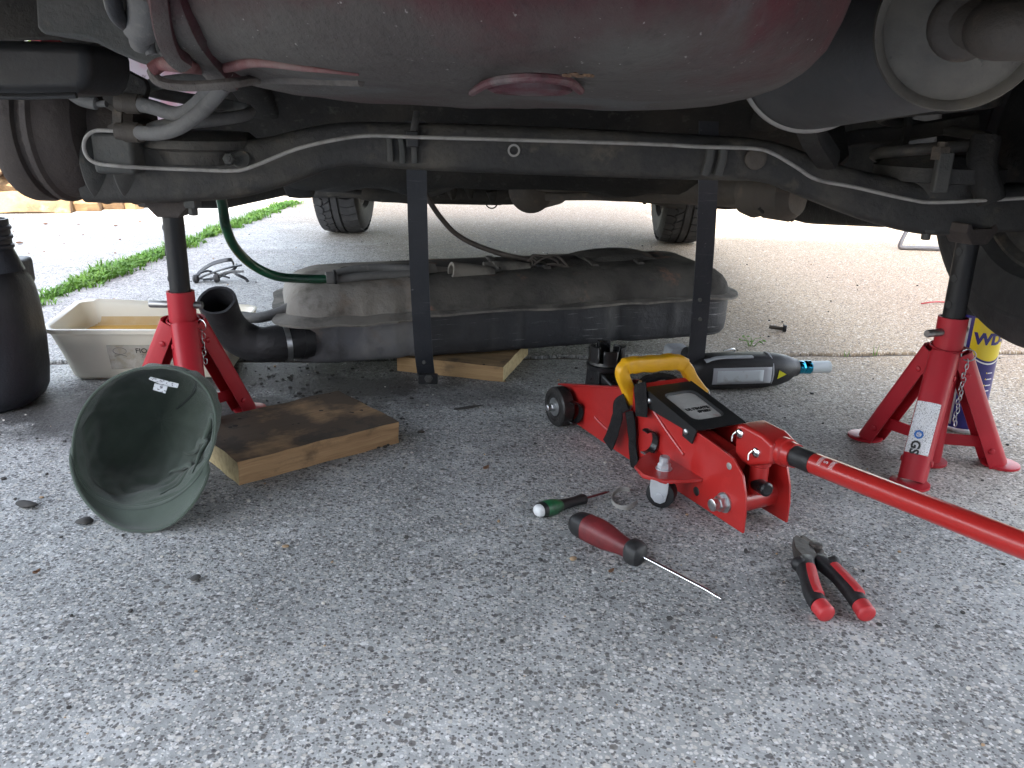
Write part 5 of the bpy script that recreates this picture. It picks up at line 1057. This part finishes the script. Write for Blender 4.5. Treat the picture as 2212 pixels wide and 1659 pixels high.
# ------------------------------------------------------------------ power tool lying on its side
gO, gE = G(1512, 800, .033), G(1795, 793, .033)
gd = (gE - gO).normalized(); gun = thing('impact_driver', 'black and grey cordless impact driver with blue socket lying by the tank', 'power tool', (gO.x, gO.y, 0), math.atan2(gd.y, gd.x))
def sect(x, ry, rz, cz, e=3.2, n=28): return [V((x, ry * a, cz + rz * b)) for a, b in circ(n, e)]
loft([sect(-.02, .018, .018, .030), sect(-.008, .028, .027, .030), sect(.01, .0305, .0305, .0315), sect(.05, .0315, .031, .0318), sect(.105, .0315, .031, .0318), sect(.125, .030, .0298, .0318)]).build('motor_housing', MT['black'], gun, world=False, smooth=50)
loft([sect(.1255, .0305, .0303, .0318, 2.6), sect(.145, .0295, .029, .032, 2.4), sect(.165, .025, .0245, .033, 2.2), sect(.176, .019, .019, .034, 2), sect(.180, .017, .017, .034, 2), sect(.186, .0155, .0155, .034, 2)]).build('nose_cone', MT['black'], gun, world=False, smooth=50)
MB().lathe([(.124, .0315), (.1245, .0325), (.127, .0325), (.1275, .0315)], (0, 0, .0318), (1, 0, 0), n=40, cap=False).build('seam_ring', MT['gungrey'], gun, world=False)
def side_patch(x0, x1, z0, z1, mat, name, r=.0325, par=None, out=.0012):
    m = MB(); m.grid(lambda u, v: V((x0 + (x1 - x0) * u, -math.sqrt(max(1e-6, 1 - abs((z0 + (z1 - z0) * v - .0318) / .0325) ** 3.2)) ** (1) * .0315 - out, z0 + (z1 - z0) * v)), 10, 8); return m.build(name, MT[mat], par or gun, world=False, smooth=60, solid=.0012)
gp = side_patch(.012, .122, .016, .046, 'gungrey', 'grey_panel')
side_patch(.020, .106, .020, .041, 'palesocket', 'panel_inset', par=gp, out=.0022)
MB().tube(catmull([(.0, -.020, .056), (.03, -.016, .0605), (.09, -.016, .0605)], 5), .005, shape=circ(10, 4, .5)).build('top_strip', MT['gungrey'], gun, world=False)
m = MB(); c_ = V((.143, -.0312, .030)); m.add([c_ + V((-.008, .0005, -.007)), c_ + V((-.006, .0005, .009)), c_ + V((.009, .0012, .001))], [(0, 1, 2)]); m.build('warning_triangle', MT['stickyellow'], gun, world=False, smooth=0, solid=.0006)
MB().lathe([(.186, .0105), (.190, .0120), (.198, .0122), (.200, .0112), (.202, .0122), (.212, .0124), (.214, .011)], (0, 0, .034), (1, 0, 0), n=36).build('blue_socket', MT['bluechrome'], gun, world=False, smooth=30)
MB().lathe([(.213, .0100), (.214, .0112), (.250, .0110), (.251, .0104), (.251, .007)], (0, 0, .034), (1, 0, 0), n=36).build('socket_sleeve', MT['palesocket'], gun, world=False, smooth=30)
loft([[V((x, y, z)) for x, z in [(p[0] * .018 + .018, p[1] * .020 + .030) for p in circ(20, 3)]] for y in (.02, .06, .10)]).build('grip', MT['black'], gun, world=False, smooth=50)
loft([[V((x, y, z)) for x, z in [(p[0] * .022 + .002, p[1] * .022 + .0232) for p in circ(24, 5)]] for y in (.10, .12, .14)]).build('battery', MT['gungrey'], gun, world=False, smooth=40)
MB().tube(catmull([(.055, .03, .06), (.075, .035, .062), (.08, .04, .055), (.07, .05, .05)], 5), .0018, n=8).build('belt_clip', MT['steel'], gun, world=False)

# ------------------------------------------------------------------ hand tools
def laid(a, b, name, label, cat):
    a, b = V(a), V(b); d = (b - a); return thing(name, label, cat, (a.x, a.y, 0), math.atan2(d.y, d.x)), d.length
sd, sdl = laid(G(1236, 1152), G(1558, 1297), 'screwdriver', 'screwdriver with dark red and black handle and bright steel shaft', 'screwdriver')
hl = .098; tiltm = lambda x: .0142 * (1 - max(0, x - .03) / (sdl - .03)) + .0008
def sds(x, r): return [V((x, r * a, tiltm(x) + .0010 + r * b)) for a, b in circ(24, 2.6)]
loft([sds(.0, .006), sds(.002, .0105), sds(.008, .0135), sds(.018, .0146), sds(.0205, .0148)]).build('handle_end', MT['black'], sd, world=False, smooth=50)
loft([sds(.0205, .0146), sds(.036, .0150), sds(.050, .0140), sds(.064, .0112), sds(.074, .0098), sds(.080, .0102)]).build('handle_grip', MT['sdred'], sd, world=False, smooth=50)
loft([sds(.080, .0112), sds(.083, .0135), sds(.090, .0138), sds(.096, .0125), sds(.0985, .0090), sds(.100, .0035)]).build('handle_collar', MT['black'], sd, world=False, smooth=40)
m = MB(); m.grid(lambda u, v: V((.050 + .016 * u, (-.6 + .9 * v) * .010, tiltm(.056) + .0013 + (.0128 - .004 * u) * (1 - .32 * (-.6 + .9 * v) ** 2))), 8, 8); m.build('thumb_pad', MT['black'], sd, world=False, solid=.001)
MB().tube([(.012, -.0135, .0165), (.014, .0, .0163), (.012, .0135, .0165)], .0022, n=10).build('hanging_hole', MT['ink'], sd, world=False)
MB().tube([(.099, 0, tiltm(.099) + .001), (sdl - .018, 0, tiltm(sdl - .018) + .0020), (sdl - .006, 0, .0022), (sdl, 0, .0016)], [.0021, .0021, .0016, .0005], n=14).build('shaft', MT['chrome'], sd, world=False)
s2, s2l = laid(G(1157, 1124), G(1316, 1064), 'screwdriver', 'small green and black screwdriver with white end lying by the jack', 'screwdriver')
z2 = lambda x: .0112 * (1 - x / s2l) + .0006
def s2s(x, r, e=2.3): return [V((x, r * a, z2(x) + r * b * .96)) for a, b in circ(20, e)]
loft([s2s(0, .003), s2s(.001, .0062), s2s(.004, .0078), s2s(.0075, .0080)]).build('handle_end', MT['ivory'], s2, world=False, smooth=60)
loft([s2s(.0075, .0090), s2s(.010, .0096), s2s(.0135, .0100)]).build('handle_band', MT['black'], s2, world=False, smooth=50)
loft([s2s(.0135, .0099), s2s(.022, .0106), s2s(.031, .0098), s2s(.040, .0075)]).build('handle_grip', MT['sdgreen'], s2, world=False, smooth=60)
loft([s2s(.040, .0075), s2s(.050, .0064), s2s(.064, .0060), s2s(.074, .0066), s2s(.078, .0070), s2s(.082, .0062), s2s(.083, .003)]).build('handle_neck', MT['black'], s2, world=False, smooth=50)
MB().tube([(.082, 0, z2(.082)), (s2l - .008, 0, .0022), (s2l, 0, .0016)], [.0015, .0014, .0006], n=10).build('shaft', MT['redshaft'], s2, world=False)

pr = thing('pliers', 'combination pliers with red and black grips lying open on the concrete', 'pliers', (G(1745, 1210).x, G(1745, 1210).y, 0))
PZ = .012
def ppt(x, y, z=PZ): return G(x, y, z)
jaw = MB(); n_ = 8
def plate(pix, z0, z1, mat, name, bevel=.001):
    lo_ = [G(x, y, PZ) for x, y in pix]; n = len(lo_); m = MB().add([V((p.x, p.y, z0)) for p in lo_] + [V((p.x, p.y, z1)) for p in lo_], [tuple(range(n - 1, -1, -1)), tuple(range(n, 2 * n))] + [(i, (i + 1) % n, n + (i + 1) % n, n + i) for i in range(n)])
    return m.build(name, mat, pr, smooth=30, bevel=bevel)
plate([(1712, 1168), (1720, 1162), (1737, 1172), (1757, 1190), (1764, 1208), (1748, 1218), (1730, 1205), (1716, 1190)], .004, .0165, MT['plsteel'], 'jaw')
plate([(1728, 1160), (1736, 1158), (1768, 1180), (1778, 1190), (1786, 1206), (1768, 1214), (1757, 1192), (1738, 1172)], .0035, .014, MT['plsteel'], 'jaw')
MB().lathe([(.014, .0075), (.0175, .0068), (.018, .003)], V((G(1758, 1203).x, G(1758, 1203).y, 0)), (0, 0, 1), n=20).build('pivot', MT['plsteel'], pr)
def arm(pts, names):
    cps = catmull([G(x, y, PZ - .0015) for x, y, r in pts], 6); rs = [q.x for q in catmull([(r, 0, 0) for x, y, r in pts], 6)]; k = len(cps)
    a = MB().tube(cps, rs, shape=circ(16, 2.8, .92)).build('grip', MT['black'], pr, smooth=60)
    return a, cps, rs
g1, c1, r1 = arm([(1752, 1208, .0060), (1739, 1220, .0100), (1745, 1246, .0084), (1755, 1282, .0086), (1770, 1308, .0088)], 0)
g2, c2, r2 = arm([(1762, 1206, .0060), (1780, 1218, .0090), (1808, 1244, .0080), (1840, 1280, .0084), (1860, 1308, .0086)], 0)
for gg, (ex, ey), cps, rs in ((g1, (1786, 1327), c1, r1), (g2, (1873, 1327), c2, r2)):
    e_ = G(ex, ey, PZ - .003); MB().tube(catmull([cps[-1], cps[-1].lerp(e_, .55), e_, e_ + (e_ - cps[-1]).normalized() * .003], 5), [.0091] * 8 + [.0094, .0092, .0088, .0082, .0074, .0062, .0045, .0018], n=18).build('grip_tip', MT['plred'], gg)
    i0, i1 = 8, len(cps) - 3
    MB().tube([cps[i] + V((.0030, -.001, rs[i] * .40)) for i in range(i0, i1)], [.0008] + [.0062] * (i1 - i0 - 2) + [.0008], shape=circ(10, 2.5)).build('grip_inlay', MT['plred'], gg)
for (x, y) in ((1726, 1214), (1800, 1213)): MB().tube(catmull([G(x - 10, y - 2, PZ), G(x, y + 4, PZ + .001), G(x + 12, y + 2, PZ)], 4), [.004, .0055, .007, .0085, .009, .0085, .007, .0055, .004], n=12).build('finger_guard', MT['black'], pr, smooth=60)

# split hose clamp, bolt, wire bundle, grey stand leg, red wire
cc = G(1350, 1085); pts = []
for k in range(25):
    a = R(60 + 262 * k / 24); pts.append((V((cc.x + .0165 * math.cos(a), cc.y + .0225 * math.sin(a), .0048 + .0035 * math.sin(a * 1.3))), V((0, 0, 1)), V((math.cos(a), math.sin(a), 0))))
mb = MB().strip(pts, .0065, .0009); o = mb.build('hose_clamp', MT['pipe'], smooth=60); base(tag(o, 'open worm-drive hose clamp lying in front of the jack caster', 'hose clamp'))
bo = thing('bolt', 'dark hexagon bolt lying alone on the dusty slab', 'bolt', (G(1676, 715).x, G(1676, 715).y, 0), R(-18))
mb = MB(); hexnut(mb, (.016, 0, .0085), (1, 0, 0), .0085, .007); mb.lathe([(-.001, .0098), (.001, .0098)], (.0155, 0, .0098), (1, 0, 0), n=20); mb.build('bolt_head', MT['black'], bo, world=False, smooth=30)
MB().lathe([(-.016, .0036), (-.015, .0042), (.016, .0042)], (0, 0, .0075), (1, 0, -.06), n=14).build('bolt_shank', MT['exh'], bo, world=False)
wi = thing('cable_bundle', 'tangled black strap and cable scraps lying behind the tank', 'cable bundle', (G(480, 600).x, G(480, 600).y, 0))
YW = 2.27
for pts, r, kind in (([(420, 607), (432, 588), (458, 570), (494, 561), (503, 566), (506, 580)], .006, 'strip'), ([(426, 603), (450, 592), (485, 580), (522, 572)], .006, 'strip'), ([(430, 602), (470, 600), (500, 588), (514, 594), (530, 602), (535, 608)], .005, 'strip'), ([(455, 604), (475, 594), (505, 582), (512, 570)], .0035, 'c'), ([(432, 590), (450, 585), (470, 592), (495, 600)], .003, 'c'), ([(440, 604), (462, 600), (490, 588), (526, 586)], .0035, 'c')):
    ps = catmull([P(x, y, YW + .02 * math.sin(i * 2 + x)) for i, (x, y) in enumerate(pts)], 6)
    for p in ps: p.z = max(p.z, r + .001)
    MB().tube(ps, r, shape=circ(8, 3, .45 if kind == 'strip' else 1)).build('cable', MT['strap'], wi)
for x, y in ((468, 601), (424, 612)):
    q = P(x, y, YW - .02); q.z = max(q.z, .012); MB().lathe([(-.008, .008), (-.004, .012), (.004, .012), (.008, .008)], q, (1, .3, .1), n=14).build('grommet', MT['rubber'], wi)
fp = [P(1990, 455, 3.3), P(1972, 476, 3.28), P(1950, 515, 3.25), P(1944, 532, 3.24), P(1952, 540, 3.235), P(1975, 542, 3.235), P(2060, 542, 3.23)]
for p in fp: p.z = max(p.z, .0085)
base(tag(MB().tube(catmull(fp, 6), .0085, n=14).build('tube_stand', MT['greytube']), 'bent grey tubular stand leg on the pale slab behind the right tyre', 'tubular stand'))
rw = [G(1990, 656, .004), G(2010, 653, .008), G(2030, 652, .006), G(2070, 655, .004), G(2100, 660, .003)]
base(tag(MB().tube(catmull(rw, 5), .0022, n=8).build('red_wire', MT['redwire']), 'short length of thin red wire lying behind the right axle stand', 'wire'))

# ------------------------------------------------------------------ firewood, grass, weed, debris
random.seed(11)
LOGG = 'split firewood logs heaped beside the driveway'
def log_mesh(k):
    L = random.uniform(.28, .40); r = random.uniform(.045, .075); sides = random.choice((3, 4, 5)); sec = []
    for i in range(sides): a = 2 * math.pi * (i + random.uniform(-.2, .2)) / sides; sec.append((math.cos(a), math.sin(a) * random.uniform(.7, 1)))
    m = MB().tube([V((-L / 2, 0, 0)), V((-L / 6, .004, 0)), V((L / 6, -.004, .004)), V((L / 2, 0, 0))], [r, r * 1.04, r, r * .97], shape=sec); m.jitter(.012, 9, k); return m
logs_m = []
for k in range(7):
    o = log_mesh(k).build('firewood_log', [MT['log'], MT['bark']][0 if k % 3 else 0], smooth=25, bevel=.004); logs_m.append((o.data, o)); 
protos = [o for _, o in logs_m]; used = set()
row = 0
for iy in range(3):
    for ix in range(13):
        for iz in range(5 - iy if ix < 9 else 3 - iy):
            px = -4.15 + ix * .175
            if px < -3.35: continue
            px += random.uniform(-.03, .03); py = 4.30 + iy * .24 + random.uniform(-.04, .04) + max(0, ix - 9) * .1; pz = .05 + iz * .092
            if ix >= 9 and iz > max(0, 12 - ix): continue
            k = random.randrange(7); src = protos[k]
            if k in used:
                o = src.copy(); COL.objects.link(o)
                for md in src.modifiers: pass
            else: o = src; used.add(k)
            o.location = (px, py, pz + random.uniform(0, .015)); o.rotation_euler = (random.uniform(0, 6), random.uniform(-.12, .12), R(90) + random.uniform(-.9, .9) if random.random() < .75 else random.uniform(-.5, .5))
            tag(o, 'split firewood log in the sunlit heap beyond the canister', 'log', LOGG)
for k, o in enumerate(protos):
    if k not in used: bpy.data.objects.remove(o)
for px, py, L in ((20, 448, .3), (90, 444, .25), (150, 440, .3), (200, 437, .28), (260, 432, .3), (300, 428, .22)):
    q = G(px, py, .035); k = random.randrange(7)
    src = next(o for o in bpy.data.objects if o.name.startswith('firewood_log')); o = src.copy(); COL.objects.link(o); o.location = q + V((0, .15, 0)); o.rotation_euler = (random.uniform(0, 6), 0, random.uniform(-.4, .4)); tag(o, 'split firewood log in the sunlit heap beyond the canister', 'log', LOGG)

def blades(name, spots, label, mat, cat=None):
    m = MB()
    for (x, y, z, h, lean, n, spread) in spots:
        for k in range(n):
            bx, by = x + random.gauss(0, spread), y + random.gauss(0, spread); a = random.uniform(0, 6.28); d = V((math.cos(a), math.sin(a), 0)); s = V((-d.y, d.x, 0)); hh = h * random.uniform(.45, 1.1); w = .0022 * random.uniform(.7, 1.4); le = lean * random.uniform(.3, 1.4)
            p0 = V((bx, by, z)); p1 = p0 + V((0, 0, hh * .6)) + d * le * .3 * hh; p2 = p0 + V((0, 0, hh * (.95 - .25 * min(1, le)))) + d * le * hh
            m.add([p0 - s * w, p0 + s * w, p1 + s * w * .8, p1 - s * w * .8, p2], [(0, 1, 2, 3), (3, 2, 4)])
    o = m.build(name, mat, smooth=0, kind='stuff'); o['label'] = label; return o
spots = []; y = 1.90
while y < 4.35:
    dens = .55 + .9 * mnoise.noise(V((y * 2.3, 0, 3)))
    if dens > .12 and not (3.02 < y < 3.08):
        for q in range(int(2 + 6 * max(0, dens))): spots.append((-1.158 + random.gauss(0, .014 + .010 * max(0, dens)), y + random.uniform(-.02, .02), -.004, (.022 + .016 * max(0, dens)), 1.0, 11, .010))
    y += .022
for y in (5.0, 5.1, 5.25, 5.4): spots += [(-1.15 + random.gauss(0, .04), y, -.004, .04, 1, 20, .03) for _ in range(5)]
blades('grass_strip', spots, 'bright green grass growing in the joint beside the driveway', MT['grass'])
gs = [(random.uniform(-5.2, -.9), 7.8 + random.random() * 1.4, -.02, .12, .8, 16, .08) for _ in range(420)]
blades('verge_grass', gs, 'sunlit grass verge far beyond the car', MT['grass'])
wq = G(1622, 748); wdp = thing('weed', 'small pale green weed sprouting from the joint behind the power tool', 'weed', (wq.x, wq.y, 0))
for k, (px, py) in enumerate(((1600, 735), (1612, 742), (1622, 728), (1648, 742), (1640, 730), (1605, 728), (1655, 738), (1618, 750))):
    tip = P(px, py, wq.y + random.uniform(-.02, .02)); tip.z = max(tip.z, .008); b0 = V((wq.x + random.uniform(-.006, .006), wq.y, -.004))
    MB().tube(catmull([b0, b0.lerp(tip, .5) + V((0, 0, .008)), tip], 4), .0006, n=5).build('stem', MT['weed'], wdp)
    a = random.uniform(0, 6.28); d = V((math.cos(a), math.sin(a), .2)); s = V((-d.y, d.x, 0)); m = MB(); L = .009 + .004 * random.random()
    m.add([tip, tip + d * L * .4 + s * L * .35, tip + d * L, tip + d * L * .4 - s * L * .35, tip + d * L * .5 + V((0, 0, .002))], [(0, 1, 4), (1, 2, 4), (2, 3, 4), (3, 0, 4)]); m.build('leaf', MT['weed'], wdp, smooth=0)
for px, py, h in ((1890, 762, .02), (1828, 765, .012)):
    q = G(px, py); m = MB()
    for s_ in (-.002, .003): m.add([(q.x + s_ - .0012, q.y, -.006), (q.x + s_ + .0012, q.y, -.006), (q.x + s_ * 2.5, q.y, h)], [(0, 1, 2)])
    o = m.build('grass_sprig', MT['weed'], smooth=0); base(tag(o, 'tiny grass sprig standing in the slab joint %s' % ('beside the right axle stand' if px > 1850 else 'beyond the blue socket'), 'grass sprig'))
def pebbles(name, mat, count, rmin, rmax, region, label, seed, flat=.6):
    random.seed(seed); m = MB(); ico = [V(v) for v in ((0, 0, 1), (.89, 0, .45), (.28, .85, .45), (-.72, .53, .45), (-.72, -.53, .45), (.28, -.85, .45), (.72, .53, -.45), (-.28, .85, -.45), (-.89, 0, -.45), (-.28, -.85, -.45), (.72, -.53, -.45), (0, 0, -1))]
    fc = [(0, 1, 2), (0, 2, 3), (0, 3, 4), (0, 4, 5), (0, 5, 1), (1, 6, 2), (2, 7, 3), (3, 8, 4), (4, 9, 5), (5, 10, 1), (6, 7, 2), (7, 8, 3), (8, 9, 4), (9, 10, 5), (10, 6, 1), (6, 11, 7), (7, 11, 8), (8, 11, 9), (9, 11, 10), (10, 11, 6)]
    for k in range(count):
        x, y = random.uniform(region[0], region[1]), region[2] + (region[3] - region[2]) * random.random() ** 1.5
        r = rmin + (rmax - rmin) * random.random() ** 4; q = Quaternion((random.gauss(0, 1), random.gauss(0, 1), random.gauss(0, 1), random.gauss(0, 1))).normalized()
        sx, sy = random.uniform(.7, 1.3), random.uniform(.6, 1.1); vs = []
        for v in ico: w = q @ V((v.x * sx, v.y * sy, v.z * random.uniform(.6, 1.1))); vs.append(V((x, y, r * flat * .55)) + V((w.x, w.y, w.z * flat)) * r)
        m.add(vs, fc)
    o = m.build(name, mat, smooth=30, kind='stuff'); o['label'] = label; return o
pebbles('loose_grit', MT['grit_dark'], 900, .0008, .0042, (-1.1, 1.3, .45, 3.2), 'scattered dark grit on the concrete', 3)
pebbles('loose_grit', MT['grit_pale'], 1500, .0007, .0032, (-1.1, 1.3, .45, 3.0), 'scattered pale grit on the concrete', 4)
pebbles('loose_grit', MT['grit_tan'], 300, .0010, .0036, (-1.1, 1.3, .45, 3.0), 'scattered tan grit on the concrete', 5)
pebbles('spilt_crumbs', MT['grit_dark'], 700, .0010, .0055, (-.64, -.16, 1.10, 1.5), 'black oily crumbs scattered in front of the tank', 6, .45)
pebbles('leaf_litter', MT['leaf'], 260, .0015, .012, (-2.6, -1.25, 2.5, 4.0), 'brown leaf litter and crumbs on the pale slab', 9, .4)
random.seed(21)
def stone(px, py, r, mat, label, sx=1., sy=1., cat='stone'):
    q = G(px, py); m = MB().lathe([(0, .25), (.15, .8), (.4, 1), (.65, .85), (.85, .4)], (0, 0, 0), (0, 0, 1), n=12); m.v = [V((v.x * r * sx, v.y * r * sy, v.z * r * .9)) for v in m.v]; m.jitter(r * .30, .55 / r, px)
    mn = min(v.z for v in m.v); m.v = [V((v.x + q.x, v.y + q.y, v.z - mn + .0004)) for v in m.v]; return base(tag(m.build('stone', mat, smooth=50), label, cat))
stone(423, 1252, .0055, MT['grit_dark'], 'small black lump of grit alone on the pale foreground concrete')
stone(617, 1183, .004, MT['grit_tan'], 'small tan pebble on the concrete in front of the grimy board')
stone(1238, 1210, .004, MT['grit_tan'], 'tan pebble below the red screwdriver handle')
stone(183, 1130, .008, MT['grit_dark'], 'flat dark flake of stone below the cap peak', 1.3, .9)
stone(60, 1096, .009, MT['grit_dark'], 'flat grey flake of stone left of the cap', 1.6, .7)
stone(910, 935, .004, MT['exh'], 'brown crumb of stone beside the end of the grimy board', 1.4, .8)
for px, py, lab in ((1050, 1014, 'curled brown dead leaf on the open concrete'), (80, 1240, 'dark red leaf scrap at the left edge of the concrete'), (1320, 1238, 'small brown leaf scrap near the red screwdriver')):
    q = G(px, py); m = MB(); a = random.uniform(0, 6); d = V((math.cos(a), math.sin(a), 0)); s = V((-d.y, d.x, 0)); L = .008 if px > 900 and px < 1300 else .005
    m.grid(lambda u, v: q + d * (u - .5) * L * 1.6 + s * (v - .5) * L * math.sin(math.pi * min(.98, u + .02)) + V((0, 0, .0006 + .005 * abs(v - .5) + .004 * abs(u - .5))), 7, 5); base(tag(m.build('dead_leaf', MT['leaf'], smooth=60, solid=.0004), lab, 'leaf'))
q = G(1010, 885); base(tag(MB().tube(catmull([q + V((-.022, -.008, .003)), q + V((0, .0, .004)), q + V((.026, .010, .0055))], 4), [.001, .0016, .002, .0022, .0024, .0024, .0020, .0015, .0008], n=6).build('twig', MT['grit_dark']), 'dark splinter lying on the concrete near the jack', 'splinter'))
for k, (px, py) in enumerate(((130, 495), (165, 497), (90, 487))):
    pass

# ------------------------------------------------------------------ house added unseen behind the camera to shade the driveway, hedge far beyond
hs_ = thing('shade_house', 'pale rendered single storey house added unseen behind the camera to shade the driveway, with a clay tiled roof', 'shade_house', (3.0, -5.7, 0))
HW, HX0, HY0 = 5.2, 3.0, -5.7
w_ = MB().prism([(-3.1, -.03), (3.1, -.03), (3.1, 3.72), (0, 5.78), (-3.1, 3.72)], (HX0 - HW, HY0, 0), (0, 1, 0), (0, 0, 1), 0, 2 * HW).build('wall', MT['render'], hs_, smooth=0)
for sg in (1, -1):
    m = MB(); a = V((HX0, HY0, 5.95)); b = V((HX0, HY0 + sg * 3.5, 3.62)); nn = V((0, sg * .56, .83)).normalized()
    m.add([p + V((x, 0, 0)) + nn * h for h in (0, .12) for p in (a, b) for x in (-HW - .3, HW + .3)], [(0, 1, 3, 2), (4, 6, 7, 5), (0, 2, 6, 4), (1, 5, 7, 3), (0, 4, 5, 1), (2, 3, 7, 6)]); m.build('roof', MT['roof'], hs_, smooth=0)
dr_ = MB().box((1.2, -2.57, 1.0), (.95, .07, 2.05)).build('door', MT['under'], hs_, bevel=.01); MB().box((1.55, -2.51, 1.0), (.12, .05, .03)).build('handle', MT['steel'], dr_)
for x in (-.9, 3.8):
    wn_ = MB().box((x, -2.575, 1.5), (1.5, .06, 1.2)).build('window', MT['glass'], hs_); MB().box((x, -2.53, .87), (1.6, .16, .05)).build('sill', MT['ivory'], wn_); MB().box((x, -2.535, 1.5), (.06, .04, 1.2)).build('frame', MT['ivory'], wn_)
hm = MB(); random.seed(5)
for k in range(9000):
    x = random.uniform(-14, 14); z = random.random() ** .7 * 2.0; y = 16 + random.gauss(0, .35) + .4 * math.sin(x * 1.3); p = V((x, y, z)); a = V((random.gauss(0, 1), random.gauss(0, 1), random.gauss(0, 1))).normalized(); b = a.cross(V((0, 0, 1))).normalized(); s = .07
    hm.add([p - b * s, p + a.cross(b) * s * .6, p + b * s, p - a.cross(b) * s * .6], [(0, 1, 2, 3)])
hd1 = thing('hedge', 'sunlit green hedge closing the yard far beyond the car', 'hedge', (0, 16, 0)); hm.build('foliage', MT['hedge'], hd1, smooth=0, kind='stuff')
tr_ = MB()
for x in [-13 + 1.3 * k for k in range(21)]: tr_.tube([(x, 16, -.03), (x + .05, 16.02, .8), (x, 15.95, 1.7)], [.04, .03, .01], n=6)
tr_.build('stems', MT['bark'], hd1)
